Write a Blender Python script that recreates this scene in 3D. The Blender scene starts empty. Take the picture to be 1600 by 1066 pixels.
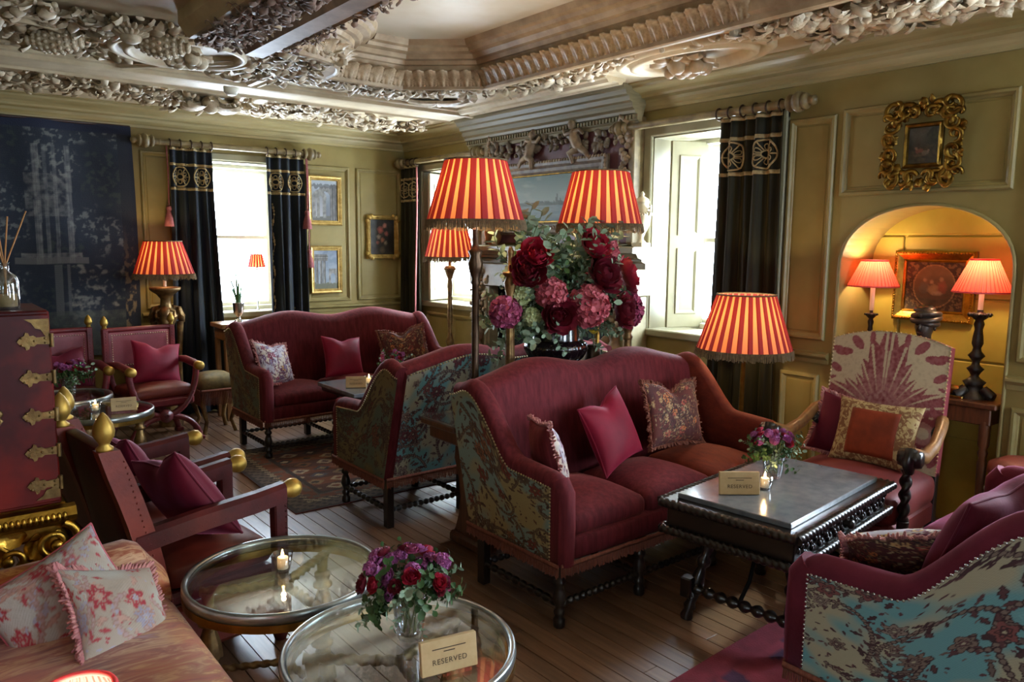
import bpy, math, random
import numpy as np
from math import sin, cos, pi, sqrt, atan2, hypot
from mathutils import Vector, Matrix, Euler, noise
from mathutils.geometry import tessellate_polygon

# ------------------------------------------------------------------ camera
scene = bpy.context.scene
COL = scene.collection
YB, XR, XL, YF = 7.30, 4.34, -2.60, -2.80      # room: back, right, left, front walls
ZC = 2.72                                      # ceiling field
CAMH = 1.60
def make_camera():
    yaw, pitch, roll = [math.radians(a) for a in (38.7, 7.3, 0.5)]
    f = Vector((sin(yaw)*cos(pitch), cos(yaw)*cos(pitch), -sin(pitch)))
    r = Vector((cos(yaw), -sin(yaw), 0)); u = r.cross(f)
    R = r*cos(roll) + u*sin(roll); U = -r*sin(roll) + u*cos(roll)
    cd = bpy.data.cameras.new('camera'); cd.sensor_width = 36; cd.lens = 1196*36/1600
    cd.clip_start = .02; cd.clip_end = 100
    co = bpy.data.objects.new('camera', cd); COL.objects.link(co)
    m = Matrix((R, U, -f)).transposed().to_4x4(); m.translation = (0, 0, CAMH)
    co.matrix_world = m; scene.camera = co
make_camera()

# ------------------------------------------------------------------ daylight and exposure
scene.view_settings.view_transform = 'Standard'; scene.view_settings.look = 'None'
scene.view_settings.exposure = 0.98; scene.view_settings.gamma = 1; scene.view_settings.use_curve_mapping = False
SKY = 26.0
w = bpy.data.worlds.new('overcast_sky'); scene.world = w; w.use_nodes = True
w.node_tree.nodes['Background'].inputs['Color'].default_value = (.75, .86, 1.0, 1)
w.node_tree.nodes['Background'].inputs['Strength'].default_value = SKY
# window openings (wall axis range, z range): daylight enters the room only through these
WIN1 = (2.02, 2.98, .92, 2.33)                 # back wall, along x
WIN2 = (5.86, 6.92, .98, 2.33)                 # right wall, along y
WIN3 = (2.78, 3.80, .97, 2.37)                 # right wall, along y
WIN4 = (.05, 1.05, .80, 2.37)                 # right wall, out of frame
WIN5 = (.80, 1.20, 1.20, 2.20)                  # front wall, behind the camera
WIN6 = (2.60, 3.50, .90, 2.37)
WIN7 = (-1.20, -.70, 1.10, 2.30)                  # left wall, out of frame
def portal(name, loc, rot, sx, sy):
    l = bpy.data.lights.new(name, 'AREA'); l.shape = 'RECTANGLE'; l.size = sx; l.size_y = sy
    l.cycles.is_portal = True
    o = bpy.data.objects.new(name, l); COL.objects.link(o); o.location = loc; o.rotation_euler = rot
def wportal(n, W, side):
    c = (W[0]+W[1])/2; z = (W[2]+W[3])/2; a = W[1]-W[0]; b = W[3]-W[2]
    if side == 'back': portal(n, (c, YB+.34, z), (-pi/2, 0, 0), a, b)
    elif side == 'right': portal(n, (XR+.44, c, z), (0, pi/2, 0), b, a)
    elif side == 'left': portal(n, (XL-.34, c, z), (0, -pi/2, 0), b, a)
    else: portal(n, (c, YF-.34, z), (pi/2, 0, 0), a, b)
for i, (W, s) in enumerate(((WIN1, 'back'), (WIN2, 'right'), (WIN3, 'right'), (WIN4, 'right'), (WIN5, 'front'), (WIN6, 'front'), (WIN7, 'left'))):
    wportal('daylight_portal', W, s)

# ------------------------------------------------------------------ mesh helpers
rnd = random.Random(7)
def V(*a): return Vector(a)
def lerp(a, b, t): return a+(b-a)*t
def sst(a, b, x):
    t = min(1, max(0, (x-a)/(b-a))); return t*t*(3-2*t)
class MB:
    def __init__(s): s.v = []; s.f = []; s.m = []; s.s = []; s.c = None
    def add(s, vs, fs, mat=0, smooth=False, mx=None):
        o = len(s.v)
        s.v += [tuple(mx @ Vector(p)) if mx else tuple(p) for p in vs]
        for f in fs: s.f.append([i+o for i in f]); s.m.append(mat); s.s.append(smooth)
        return s
    def box(s, a, b, ch=.004, mat=0, mx=None):
        # chamfered box between corners a and b
        c = [(a[i]+b[i])/2 for i in range(3)]; h = [abs(b[i]-a[i])/2 for i in range(3)]
        ch = min(ch, min(h)*.49)
        if ch <= 0:
            vs = [(c[0]+sx*h[0], c[1]+sy*h[1], c[2]+sz*h[2]) for sx in (-1, 1) for sy in (-1, 1) for sz in (-1, 1)]
            return s.add(vs, [(0,1,3,2),(4,6,7,5),(0,4,5,1),(2,3,7,6),(0,2,6,4),(1,5,7,3)], mat, False, mx)
        vs = []; ix = {}
        for sx in (-1, 1):
            for sy in (-1, 1):
                for sz in (-1, 1):
                    for k in range(3):
                        d = [h[0]-ch, h[1]-ch, h[2]-ch]; d[k] = h[k]
                        ix[(sx, sy, sz, k)] = len(vs)
                        vs.append((c[0]+sx*d[0], c[1]+sy*d[1], c[2]+sz*d[2]))
        fs = []
        for k in range(3):
            i, j = (k+1) % 3, (k+2) % 3
            for sg in (-1, 1):
                q = []
                for p, r in ((-1,-1),(1,-1),(1,1),(-1,1)):
                    t = [0,0,0]; t[k] = sg; t[i] = p; t[j] = r; q.append(ix[(t[0],t[1],t[2],k)])
                fs.append(q if sg > 0 else q[::-1])
            for p in (-1, 1):
                for r in (-1, 1):
                    t0 = [0,0,0]; t0[i] = p; t0[j] = r; t0[k] = -1; t1 = list(t0); t1[k] = 1
                    q = [ix[(*t0, i)], ix[(*t1, i)], ix[(*t1, j)], ix[(*t0, j)]]
                    fs.append(q if p*r < 0 else q[::-1])
        for sx in (-1, 1):
            for sy in (-1, 1):
                for sz in (-1, 1):
                    q = [ix[(sx,sy,sz,k)] for k in range(3)]
                    fs.append(q if sx*sy*sz > 0 else q[::-1])
        return s.add(vs, fs, mat, False, mx)
    def loft(s, rings, caps=True, mat=0, smooth=True, mx=None, closed=True, loop=False):
        n = len(rings[0]); vs = [p for r in rings for p in r]; fs = []
        k = len(rings)
        for i in range(k if loop else k-1):
            a = i*n; b = ((i+1) % k)*n
            for j in range(n if closed else n-1):
                fs.append((a+j, a+(j+1) % n, b+(j+1) % n, b+j))
        s.add(vs, fs, mat, smooth, mx)
        if caps and not loop:
            s.add(rings[0], [list(range(n))[::-1]], mat, False, mx); s.add(rings[-1], [list(range(n))], mat, False, mx)
        return s
    def lathe(s, prof, n=16, mx=None, mat=0, smooth=True, caps=True, flute=None):
        rings = []
        for r, z in prof:
            ring = []
            for j in range(n):
                a = 2*pi*j/n; q = r
                if flute: q = r*(1+flute[1]*cos(flute[0]*a))
                ring.append((q*cos(a), q*sin(a), z))
            rings.append(ring)
        return s.loft(rings, caps, mat, smooth, mx)
    def tube(s, pts, r, n=8, caps=True, mat=0, mx=None, loop=False, flat=1.0):
        pts = [Vector(p) for p in pts]; k = len(pts)
        R = r if isinstance(r, (list, tuple)) else [r]*k
        rings = []; up = None
        for i, p in enumerate(pts):
            t = (pts[(i+1) % k]-pts[i-1]) if loop else (pts[min(i+1, k-1)]-pts[max(i-1, 0)])
            if t.length < 1e-9: t = Vector((0, 0, 1))
            t.normalize()
            if up is None:
                up = Vector((0, 0, 1)) if abs(t.z) < .9 else Vector((1, 0, 0))
            up = (up-t*up.dot(t))
            if up.length < 1e-6: up = t.orthogonal()
            up.normalize(); sd = t.cross(up)
            rings.append([tuple(p+(sd*cos(2*pi*j/n)+up*sin(2*pi*j/n)*flat)*R[i]) for j in range(n)])
        return s.loft(rings, caps, mat, True, mx, True, loop)
    def sphere(s, c, r, n=10, m=6, mat=0, mx=None):
        rr = r if isinstance(r, (tuple, list)) else (r, r, r)
        vs = [(c[0], c[1], c[2]-rr[2])]
        for i in range(1, m):
            a = -pi/2+pi*i/m
            for j in range(n):
                b = 2*pi*j/n; vs.append((c[0]+rr[0]*cos(a)*cos(b), c[1]+rr[1]*cos(a)*sin(b), c[2]+rr[2]*sin(a)))
        vs.append((c[0], c[1], c[2]+rr[2])); L = len(vs)-1; fs = []
        for j in range(n): fs.append((0, 1+(j+1) % n, 1+j)); fs.append((L, L-n+j, L-n+(j+1) % n))
        for i in range(m-2):
            for j in range(n):
                a = 1+i*n; fs.append((a+j, a+(j+1) % n, a+n+(j+1) % n, a+n+j))
        return s.add(vs, fs, mat, True, mx)
    def grid(s, fn, nu, nv, mat=0, smooth=True, mx=None, wrapu=False):
        vs = [fn(i/nu, j/nv) for j in range(nv+1) for i in range(nu+1)]
        fs = [(j*(nu+1)+i, j*(nu+1)+i+1, (j+1)*(nu+1)+i+1, (j+1)*(nu+1)+i) for j in range(nv) for i in range(nu)]
        return s.add(vs, fs, mat, smooth, mx)
    def rbox(s, c, size, r, n=7, crown=0, mat=0, mx=None, bot=0):
        # rounded puffy box, crown lifts the middle of the top
        h = [q/2 for q in size]; r = min(r, min(h)*.98)
        for k in range(3):
            i, j = (k+1) % 3, (k+2) % 3
            for sg in (-1, 1):
                def fn(a, b):
                    t = [0,0,0]; t[k] = sg; t[i] = (a*2-1)*(sg); t[j] = b*2-1
                    # bias samples to the edges
                    for q in (i, j): t[q] = sin(t[q]*pi/2)
                    p = [t[q]*h[q] for q in range(3)]
                    inn = [max(-(h[q]-r), min(h[q]-r, p[q])) for q in range(3)]
                    d = Vector([p[q]-inn[q] for q in range(3)])
                    if d.length > 1e-9: d = d.normalized()*r
                    o = [inn[q]+d[q] for q in range(3)]
                    if crown:
                        ww = max(0, 1-(o[0]/h[0])**2)*max(0, 1-(o[1]/h[1])**2)
                        o[2] += crown*ww*max(0, o[2]/h[2]) - bot*ww*max(0, -o[2]/h[2])
                    return (c[0]+o[0], c[1]+o[1], c[2]+o[2])
                s.grid(fn, n, n, mat, True, mx)
        return s
    def slab(s, path, ztop, zbot, th, mat=0, mx=None, nr=6, side=None):
        # upright upholstered slab along a plan path, rounded along its top
        P = [Vector((p[0], p[1], 0)) for p in path]; rings = []
        for i, p in enumerate(P):
            t = (P[min(i+1, len(P)-1)]-P[max(i-1, 0)]).normalized(); sd = Vector((t.y, -t.x, 0))
            r = th/2; zt = ztop[i]; zb = zbot[i] if isinstance(zbot, (list, tuple)) else zbot
            ring = [p-sd*r+Vector((0, 0, zb)), p+sd*r+Vector((0, 0, zb))]
            for q in range(nr+1):
                a = pi*q/nr; ring.append(p+sd*r*cos(a)+Vector((0, 0, zt-r+r*sin(a))))
            rings.append([tuple(x) for x in ring])
        return s.loft(rings, True, mat, True, mx)
    def bar(s, a, b, prof, n=12, mat=0, sharp=False):
        # a turned member from a to b; prof = [(radius, t 0..1)]
        a = Vector(a); b = Vector(b); L = (b-a).length
        q = (b-a).to_track_quat('Z', 'Y').to_matrix().to_4x4(); q.translation = a
        return s.lathe([(r, t*L) for r, t in prof], n, q, mat)
    def build(s, name, mats, parent=None, loc=None, rot=None, scl=None):
        me = bpy.data.meshes.new(name); me.from_pydata(s.v, [], s.f)
        if not isinstance(mats, (list, tuple)): mats = [mats]
        for m in mats: me.materials.append(MAT(m))
        me.polygons.foreach_set('material_index', s.m); me.polygons.foreach_set('use_smooth', s.s)
        if s.c:
            at = me.color_attributes.new('Col', 'FLOAT_COLOR', 'POINT')
            at.data.foreach_set('color', [x for c in s.c for x in (c[0], c[1], c[2], 1)])
        me.update()
        return link(name, me, parent, loc, rot, scl)
def link(name, me, parent=None, loc=None, rot=None, scl=None):
    o = bpy.data.objects.new(name, me); COL.objects.link(o)
    if parent: o.parent = parent
    if loc is not None: o.location = loc
    if rot is not None: o.rotation_euler = rot
    if scl is not None: o.scale = scl if hasattr(scl, '__len__') else (scl,)*3
    return o
def tag(o, label, cat, group=None):
    o['label'] = label; o['category'] = cat
    if group: o['group'] = group
    return o
def thing(name, label, cat, loc=(0, 0, 0), rz=0, group=None):
    o = bpy.data.objects.new(name, None); COL.objects.link(o); o.empty_display_size = .1
    o.location = loc; o.rotation_euler = (0, 0, rz)
    return tag(o, label, cat, group)
def struct(o): o['kind'] = 'structure'; return o
def stuff(o): o['kind'] = 'stuff'; return o
def copy_tree(o, parent=None):
    c = o.copy(); COL.objects.link(c)
    if parent: c.parent = parent
    for ch in list(o.children): copy_tree(ch, c)
    return c
def T(x=0, y=0, z=0, rx=0, ry=0, rz=0, s=1):
    m = Matrix.Translation((x, y, z)) @ Euler((rx, ry, rz)).to_matrix().to_4x4()
    if s != 1: m = m @ (Matrix.Diagonal((*s, 1)) if hasattr(s, '__len__') else Matrix.Scale(s, 4))
    return m
def fbm(x, y, z=0, o=4):
    return noise.fractal(Vector((x, y, z)), 1.0, 2.0, o)
def mix(a, b, t): return tuple(a[i]+(b[i]-a[i])*t for i in range(3))
def lin(h):
    h = h.lstrip('#'); c = [int(h[i:i+2], 16)/255 for i in (0, 2, 4)]
    return tuple(x/12.92 if x <= .04045 else ((x+.055)/1.055)**2.4 for x in c)
def painted(m, nu, nv, fn3, fnc):
    # a grid whose points carry a colour from fnc(u, v)
    m.grid(fn3, nu, nv); m.c = (m.c or [])+[fnc(i/nu, j/nv) for j in range(nv+1) for i in range(nu+1)]
    return m

# ------------------------------------------------------------------ materials
DEF = {}; CACHE = {}
def MAT(n):
    if n not in CACHE:
        m = bpy.data.materials.new(n); m.use_nodes = True; CACHE[n] = m; DEF[n](m)
    return CACHE[n]
class NT:
    def __init__(s, m): s.t = m.node_tree; s.b = s.t.nodes['Principled BSDF']; s.out = s.t.nodes['Material Output']
    def n(s, ty, **k):
        d = s.t.nodes.new(ty)
        for a, b in k.items():
            if a.startswith('i_'): d.inputs[a[2:].replace('_', ' ')].default_value = b
            else: setattr(d, a, b)
        return d
    def l(s, a, b): s.t.links.new(a, b)
    def co(s, scale=(1, 1, 1), rot=(0, 0, 0)):
        c = s.n('ShaderNodeTexCoord'); m = s.n('ShaderNodeMapping'); m.inputs['Scale'].default_value = scale; m.inputs['Rotation'].default_value = rot
        s.l(c.outputs['Object'], m.inputs['Vector']); return m.outputs['Vector']
    def noise(s, vec, scale, detail=3, rough=.55, dist=0):
        d = s.n('ShaderNodeTexNoise'); d.inputs['Scale'].default_value = scale; d.inputs['Detail'].default_value = detail
        d.inputs['Roughness'].default_value = rough; d.inputs['Distortion'].default_value = dist
        if vec: s.l(vec, d.inputs['Vector'])
        return d
    def ramp(s, fac, stops, interp='LINEAR'):
        d = s.n('ShaderNodeValToRGB'); d.color_ramp.interpolation = interp
        e = d.color_ramp.elements
        while len(e) < len(stops): e.new(.5)
        for i, (p, c) in enumerate(stops): e[i].position = p; e[i].color = (*c, 1)
        s.l(fac, d.inputs['Fac']); return d.outputs['Color']
    def mixc(s, fac, a, b, bt='MIX'):
        d = s.n('ShaderNodeMix', data_type='RGBA', blend_type=bt)
        for k, v in ((0, fac), (6, a), (7, b)):
            if isinstance(v, (int, float)): d.inputs[k].default_value = v
            elif isinstance(v, tuple): d.inputs[k].default_value = (*v, 1)
            else: s.l(v, d.inputs[k])
        return d.outputs[2]
    def math(s, op, a, b=0, c=0):
        d = s.n('ShaderNodeMath', operation=op)
        for i, v in enumerate((a, b, c)):
            if isinstance(v, (int, float)): d.inputs[i].default_value = v
            else: s.l(v, d.inputs[i])
        return d.outputs[0]
    def bump(s, h, st=.3, dist=.01):
        d = s.n('ShaderNodeBump'); d.inputs['Strength'].default_value = st; d.inputs['Distance'].default_value = dist
        s.l(h, d.inputs['Height']); s.l(d.outputs['Normal'], s.b.inputs['Normal'])
    def set(s, **k):
        for a, v in k.items(): s.b.inputs[a.replace('_', ' ')].default_value = v
def mdef(name, col, rough=.5, metal=0, col2=None, nscale=6, ndist=0, stretch=(1, 1, 1), bump=0, bscale=40, sheen=0, coat=0, spec=.5, trans=0, lo=.35, hi=.65, sheencol=None, bstretch=None):
    c1 = lin(col); c2 = lin(col2) if col2 else None
    def f(m):
        t = NT(m); t.set(Roughness=rough, Metallic=metal, Base_Color=(*c1, 1)); t.b.inputs['Specular IOR Level'].default_value = spec
        v = t.co(stretch)
        if c2:
            n = t.noise(v, nscale, 4, .6, ndist); t.l(t.ramp(n.outputs['Fac'], [(lo, c1), (hi, c2)]), t.b.inputs['Base Color'])
        if bump:
            n2 = t.noise(t.co(bstretch or stretch), bscale, 3); t.bump(n2.outputs['Fac'], bump)
        if sheen:
            t.set(Sheen_Weight=sheen, Sheen_Roughness=.35); t.b.inputs['Sheen Tint'].default_value = (*lin(sheencol or col), 1)
        if coat: t.set(Coat_Weight=coat, Coat_Roughness=.12)
    DEF[name] = f
def mfun(name):
    def d(f): DEF[name] = f; return f
    return d
mdef('wall_paint', '#7c6b39', .5, col2='#8a7a46', nscale=2.2, bump=.05, bscale=9, spec=.3)
mdef('wall_trim', '#7f7042', .42, col2='#8f8050', nscale=5, spec=.35)
mdef('niche_paint', '#9c8a34', .4, col2='#ac9a44', nscale=3, coat=.15)
mdef('shutter_paint', '#857e60', .4, col2='#918a6c', nscale=5)
mdef('gilt_bright', '#c79a3e', .33, 1, col2='#94702a', nscale=18, bump=.2, bscale=70)
mdef('seat_red', '#5e1b1e', .6, col2='#742622', nscale=6, sheen=.3, sheencol='#c07068')
mdef('white_paint', '#d9d6c4', .35, col2='#e6e3d4', nscale=5)
mdef('cornice', '#a5966a', .45, col2='#8b7b4c', nscale=4, stretch=(.3, .3, 4))
mdef('plaster', '#d2c3a2', .55, col2='#bba987', nscale=5, bump=.15, bscale=30)
mdef('plaster_leafy', '#cabb9e', .5, col2='#978466', nscale=14)
mdef('plaster_tan', '#b29b78', .5, col2='#8f7757', nscale=7)
mdef('plaster_dark', '#8c7868', .55, col2='#6d5b4e', nscale=9)
mdef('ceiling_panel', '#d6ccb6', .42, col2='#c5b593', nscale=1.6)
mdef('carving', '#a08a6a', .5, col2='#6f5a44', nscale=14)
mdef('carving_grey', '#7c6f5a', .5, col2='#54483a', nscale=14)
mdef('overmantel_panel', '#5b3338', .4, col2='#6b4044', nscale=5)
mdef('grey_wood', '#837a5c', .45, col2='#6a6145', nscale=6, stretch=(1, .2, 6))
mdef('mantel_stone', '#978c6c', .4, col2='#7d7252', nscale=8)
mdef('gilt', '#94722f', .36, 1, col2='#5a421a', nscale=20, bump=.25, bscale=70)
mdef('gilt_pale', '#cdb06c', .42, .7, col2='#a88844', nscale=20, bump=.2, bscale=80)
mdef('gold_cap', '#c2a052', .48, .85, col2='#ab883c', nscale=14)
mdef('brass', '#b08b45', .3, 1, col2='#8c6a2f', nscale=12)
mdef('pewter_rim', '#aab0ae', .3, .9, col2='#8f948f', nscale=12)
mdef('bronze', '#5d4733', .36, .8, col2='#3b2c22', nscale=12)
mdef('antique_gold', '#9a7a4a', .42, .75, col2='#5f462c', nscale=16)
mdef('pewter_dark', '#4b4540', .38, .7, col2='#2e2a28', nscale=14)
mdef('ebony', '#171210', .28, col2='#241a15', nscale=12, coat=.3)
mdef('dark_oak', '#2a1a12', .35, col2='#3a241a', nscale=8, stretch=(6, 6, 1), coat=.2)
mdef('walnut', '#4d2c1a', .32, col2='#6a3e24', nscale=6, stretch=(8, 8, 1), coat=.25)
mdef('chair_wood', '#6c4728', .35, col2='#8a6136', nscale=8, stretch=(6, 6, 1))
mdef('iron', '#151414', .45, .6)
mdef('velvet', '#541a20', .78, col2='#6d262c', nscale=5, stretch=(9, 9, 1), sheen=.45, sheencol='#b0685e', bump=.12, bscale=60, spec=.2)
mdef('velvet_rust', '#5f2319', .75, col2='#752d1c', nscale=7, stretch=(6, 2, 4), sheen=.4, sheencol='#d08060', bump=.12, bscale=60, spec=.2)
mdef('velvet_wine', '#561a26', .75, col2='#6a2434', nscale=7, sheen=.6, sheencol='#c07898', bump=.08, bscale=60, spec=.2)
mdef('crimson_velvet', '#86102c', .6, col2='#6c0b22', nscale=4, sheen=.6, sheencol='#f06a90', spec=.2)
mdef('plum_velvet', '#651528', .6, col2='#500f20', nscale=4, sheen=.6, sheencol='#e07aa0', spec=.2)
mdef('rust_velvet', '#8f3a20', .65, col2='#74301c', nscale=9, sheen=.5, sheencol='#d09070', spec=.2)
mdef('leather_red', '#7a2528', .38, col2='#5e1a20', nscale=7, bump=.08, bscale=90, coat=.15)
mdef('leather_pink', '#94434a', .42, col2='#7f343c', nscale=6, bump=.08, bscale=90)
mdef('leather_plum', '#521715', .45, col2='#380f0f', nscale=7, bump=.08, bscale=90, spec=.35)
mdef('leather_seat', '#7d2e1e', .48, col2='#5f1f15', nscale=6, bump=.1, bscale=60)
mdef('aged_brass', '#94794a', .45, .85, col2='#665030', nscale=16, bump=.2, bscale=60)
mdef('nail', '#c9b88c', .3, 1)
mdef('nail_silver', '#c8ccce', .25, 1)
mdef('fringe', '#6e3a2c', .8, col2='#89503c', nscale=30, stretch=(4, 4, 1))
mdef('fringe_dark', '#5b4a34', .8, col2='#7c6746', nscale=60)
mdef('fringe_pink', '#a8666a', .8, col2='#c48a80', nscale=60)
mdef('curtain_velvet', '#191810', .7, col2='#26230f', nscale=5, stretch=(6, 6, .6), sheen=.35, sheencol='#8f8040', spec=.2)
mdef('curtain_navy', '#181c28', .7, col2='#20241f', nscale=5, stretch=(6, 6, .6), sheen=.4, sheencol='#6a7896', spec=.2)
mdef('curtain_lining', '#8a4a44', .8)
mdef('embroidery', '#86724a', .7, col2='#a08c60', nscale=60, bump=.3, bscale=160)
mdef('tassel', '#7a3d40', .8, col2='#91504c', nscale=50)
mdef('rod_wood', '#84744f', .42, col2='#5f5034', nscale=9)
mdef('urn_black', '#160d10', .18, coat=.5)
mdef('marble_urn', '#d8cba8', .3, col2='#bfae86', nscale=9)
mdef('stone_top', '#75797c', .16, col2='#5f6468', nscale=14, coat=.2)
mdef('candle_wax', '#f1e3c6', .5)
mdef('sleeve', '#e9dcb8', .5)
mdef('leaf_green', '#6a8568', .55, col2='#98ab90', nscale=12, spec=.3)
mdef('leaf_dark', '#2c4426', .5, col2='#42602f', nscale=12, spec=.3)
mdef('leaf_blade', '#3f6a2a', .5, col2='#2d5220', nscale=12)
mdef('stem', '#5c6a3c', .6)
mdef('petal_red', '#8c1028', .6, col2='#b81c38', nscale=14, sheen=.3)
mdef('petal_dark', '#5a0b1c', .6, col2='#7c1026', nscale=14, sheen=.3)
mdef('petal_rose', '#a8404e', .6, col2='#c76a72', nscale=14, sheen=.3)
mdef('petal_mauve', '#85284a', .6, col2='#ad4f74', nscale=14, sheen=.3)
mdef('petal_violet', '#8a3a70', .6, col2='#b868a4', nscale=14, sheen=.3)
mdef('petal_yellow', '#c8a41e', .6, col2='#e0bf3c', nscale=14)
mdef('petal_cream', '#c9cfa0', .6, col2='#b0bd7c', nscale=14)
mdef('lacquer_red', '#3d0b0e', .42, col2='#7d1c10', nscale=3.2, spec=.3, lo=.45, hi=.75)
mdef('books_red', '#7c2a2a', .6)
mdef('card', '#c9ac7c', .6, col2='#bc9c6a', nscale=20)
mdef('ink', '#4c3a24', .7)
mdef('reed', '#b07a44', .7)
mdef('bust', '#3b332e', .35, .5, col2='#57493f', nscale=12)
mdef('drum_red', '#a2322a', .5, col2='#7d2420', nscale=7)
mdef('silver', '#b9bcc0', .22, 1)
mdef('stool_gold', '#8a7544', .6, col2='#5d5230', nscale=18)
@mfun('floorboard')
def _(m):
    t = NT(m); v = t.co((14, 1.2, 14)); oi = t.n('ShaderNodeObjectInfo')
    n = t.noise(v, 2.5, 5, .6, .4)
    a = t.ramp(n.outputs['Fac'], [(.3, lin('#5c3f2c')), (.55, lin('#7d5b42')), (.75, lin('#967356'))])
    r = t.math('MULTIPLY_ADD', oi.outputs['Random'], .5, .72)
    hsv = t.n('ShaderNodeHueSaturation'); t.l(a, hsv.inputs['Color']); t.l(r, hsv.inputs['Value']); t.l(hsv.outputs['Color'], t.b.inputs['Base Color'])
    n2 = t.noise(t.co((3, 3, 3)), 3, 3); rr = t.math('MULTIPLY_ADD', n2.outputs['Fac'], .15, .34); t.l(rr, t.b.inputs['Roughness'])
    t.bump(n.outputs['Fac'], .03, .002); t.set(Coat_Weight=1.0, Coat_Roughness=.34)
def clear(name, tint, gloss=.08, rough=.02):
    def f(m):
        t = NT(m); t.t.nodes.remove(t.b)
        tr = t.n('ShaderNodeBsdfTransparent'); tr.inputs['Color'].default_value = (*tint, 1)
        gl = t.n('ShaderNodeBsdfGlossy'); gl.inputs['Roughness'].default_value = rough
        fr = t.n('ShaderNodeLayerWeight'); fr.inputs['Blend'].default_value = .5
        fac = t.math('MULTIPLY_ADD', t.math('POWER', fr.outputs['Facing'], 4.5), .85, .035+gloss)
        mx = t.n('ShaderNodeMixShader'); t.l(fac, mx.inputs[0]); t.l(tr.outputs[0], mx.inputs[1]); t.l(gl.outputs[0], mx.inputs[2]); t.l(mx.outputs[0], t.out.inputs['Surface'])
    DEF[name] = f
clear('window_glass', (.97, .99, 1), 0); clear('table_glass', (.92, .96, .95), .11); clear('vase_glass', (.93, .96, .97), .16, .06)
def shade(name, col, tr, fac=.6):
    def f(m):
        t = NT(m); t.t.nodes.remove(t.b)
        d = t.n('ShaderNodeBsdfDiffuse'); d.inputs['Color'].default_value = (*lin(col), 1)
        tl = t.n('ShaderNodeBsdfTranslucent'); tl.inputs['Color'].default_value = (*lin(tr), 1)
        mx = t.n('ShaderNodeMixShader'); mx.inputs[0].default_value = fac
        t.l(d.outputs[0], mx.inputs[1]); t.l(tl.outputs[0], mx.inputs[2]); t.l(mx.outputs[0], t.out.inputs['Surface'])
    DEF[name] = f
shade('shade_red', '#a54c54', '#701c0e', .45); shade('shade_light', '#d89a88', '#d87e48', .6); shade('shade_pink', '#cf7a80', '#c0503c', .55)
def emit(name, col, st):
    def f(m):
        t = NT(m); t.set(Base_Color=(*lin(col), 1), Emission_Strength=st); t.b.inputs['Emission Color'].default_value = (*lin(col), 1)
    DEF[name] = f
emit('flame', '#ffcf7a', 30); emit('bulb', '#ffd9a0', 14)
def vcol(name, rough=.7, sheen=0, bump=0, coat=0):
    def f(m):
        t = NT(m); a = t.n('ShaderNodeAttribute', attribute_name='Col'); t.l(a.outputs['Color'], t.b.inputs['Base Color']); t.set(Roughness=rough)
        if sheen: t.set(Sheen_Weight=sheen)
        if coat: t.set(Coat_Weight=coat, Coat_Roughness=.15)
        if bump: t.bump(t.noise(t.co(), 120, 2).outputs['Fac'], bump)
    DEF[name] = f
vcol('painted_canvas', .6, 0, .1, 0); vcol('woven', .9, 0, .3); vcol('damask', .75, .05, .15); vcol('printed_cloth', .75, .04, .12)
PAL = {
 'floral_teal': ('#6a9ea3', '#a8a288', '#3a2226', ('#6a2a33', '#7c6a5f', '#7f4a48', '#8a7a70'), ('#472a30', '#5c3a3e', '#6a5a54'), '#7d6c62'),
 'floral_cream': ('#768a80', '#958559', '#3d231c', ('#7a3024', '#5d4c3a', '#8a5a3c'), ('#44281f', '#57402c', '#6a4630'), '#6d5a42'),
 'floral_brown': ('#5c6450', '#75663f', '#3a211a', ('#6a3326', '#5d4c3a', '#7a4a34'), ('#44291f', '#57422c'), '#5f5038'),
 'needlepoint': ('#b9b4c0', '#cdbfae', '#5a2038', ('#a04058', '#caa05a', '#7a6a90'), ('#6a2a48', '#8d7fa0', '#5a3a50'), '#8a5a6a'),
 'needlepoint_dark': ('#4a1a1c', '#5f241e', '#2c1010', ('#b08a5a', '#c0703a', '#a85040'), ('#8a6a48', '#a8906a', '#5d3a2a'), '#7a4a34'),
 'crewel': ('#a9a59a', '#a09282', '#9a7a6c', ('#9a2c34', '#a8525a', '#8f8a98'), ('#a03a40', '#9a94a0', '#b08a7a'), '#a58a86')}
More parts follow.
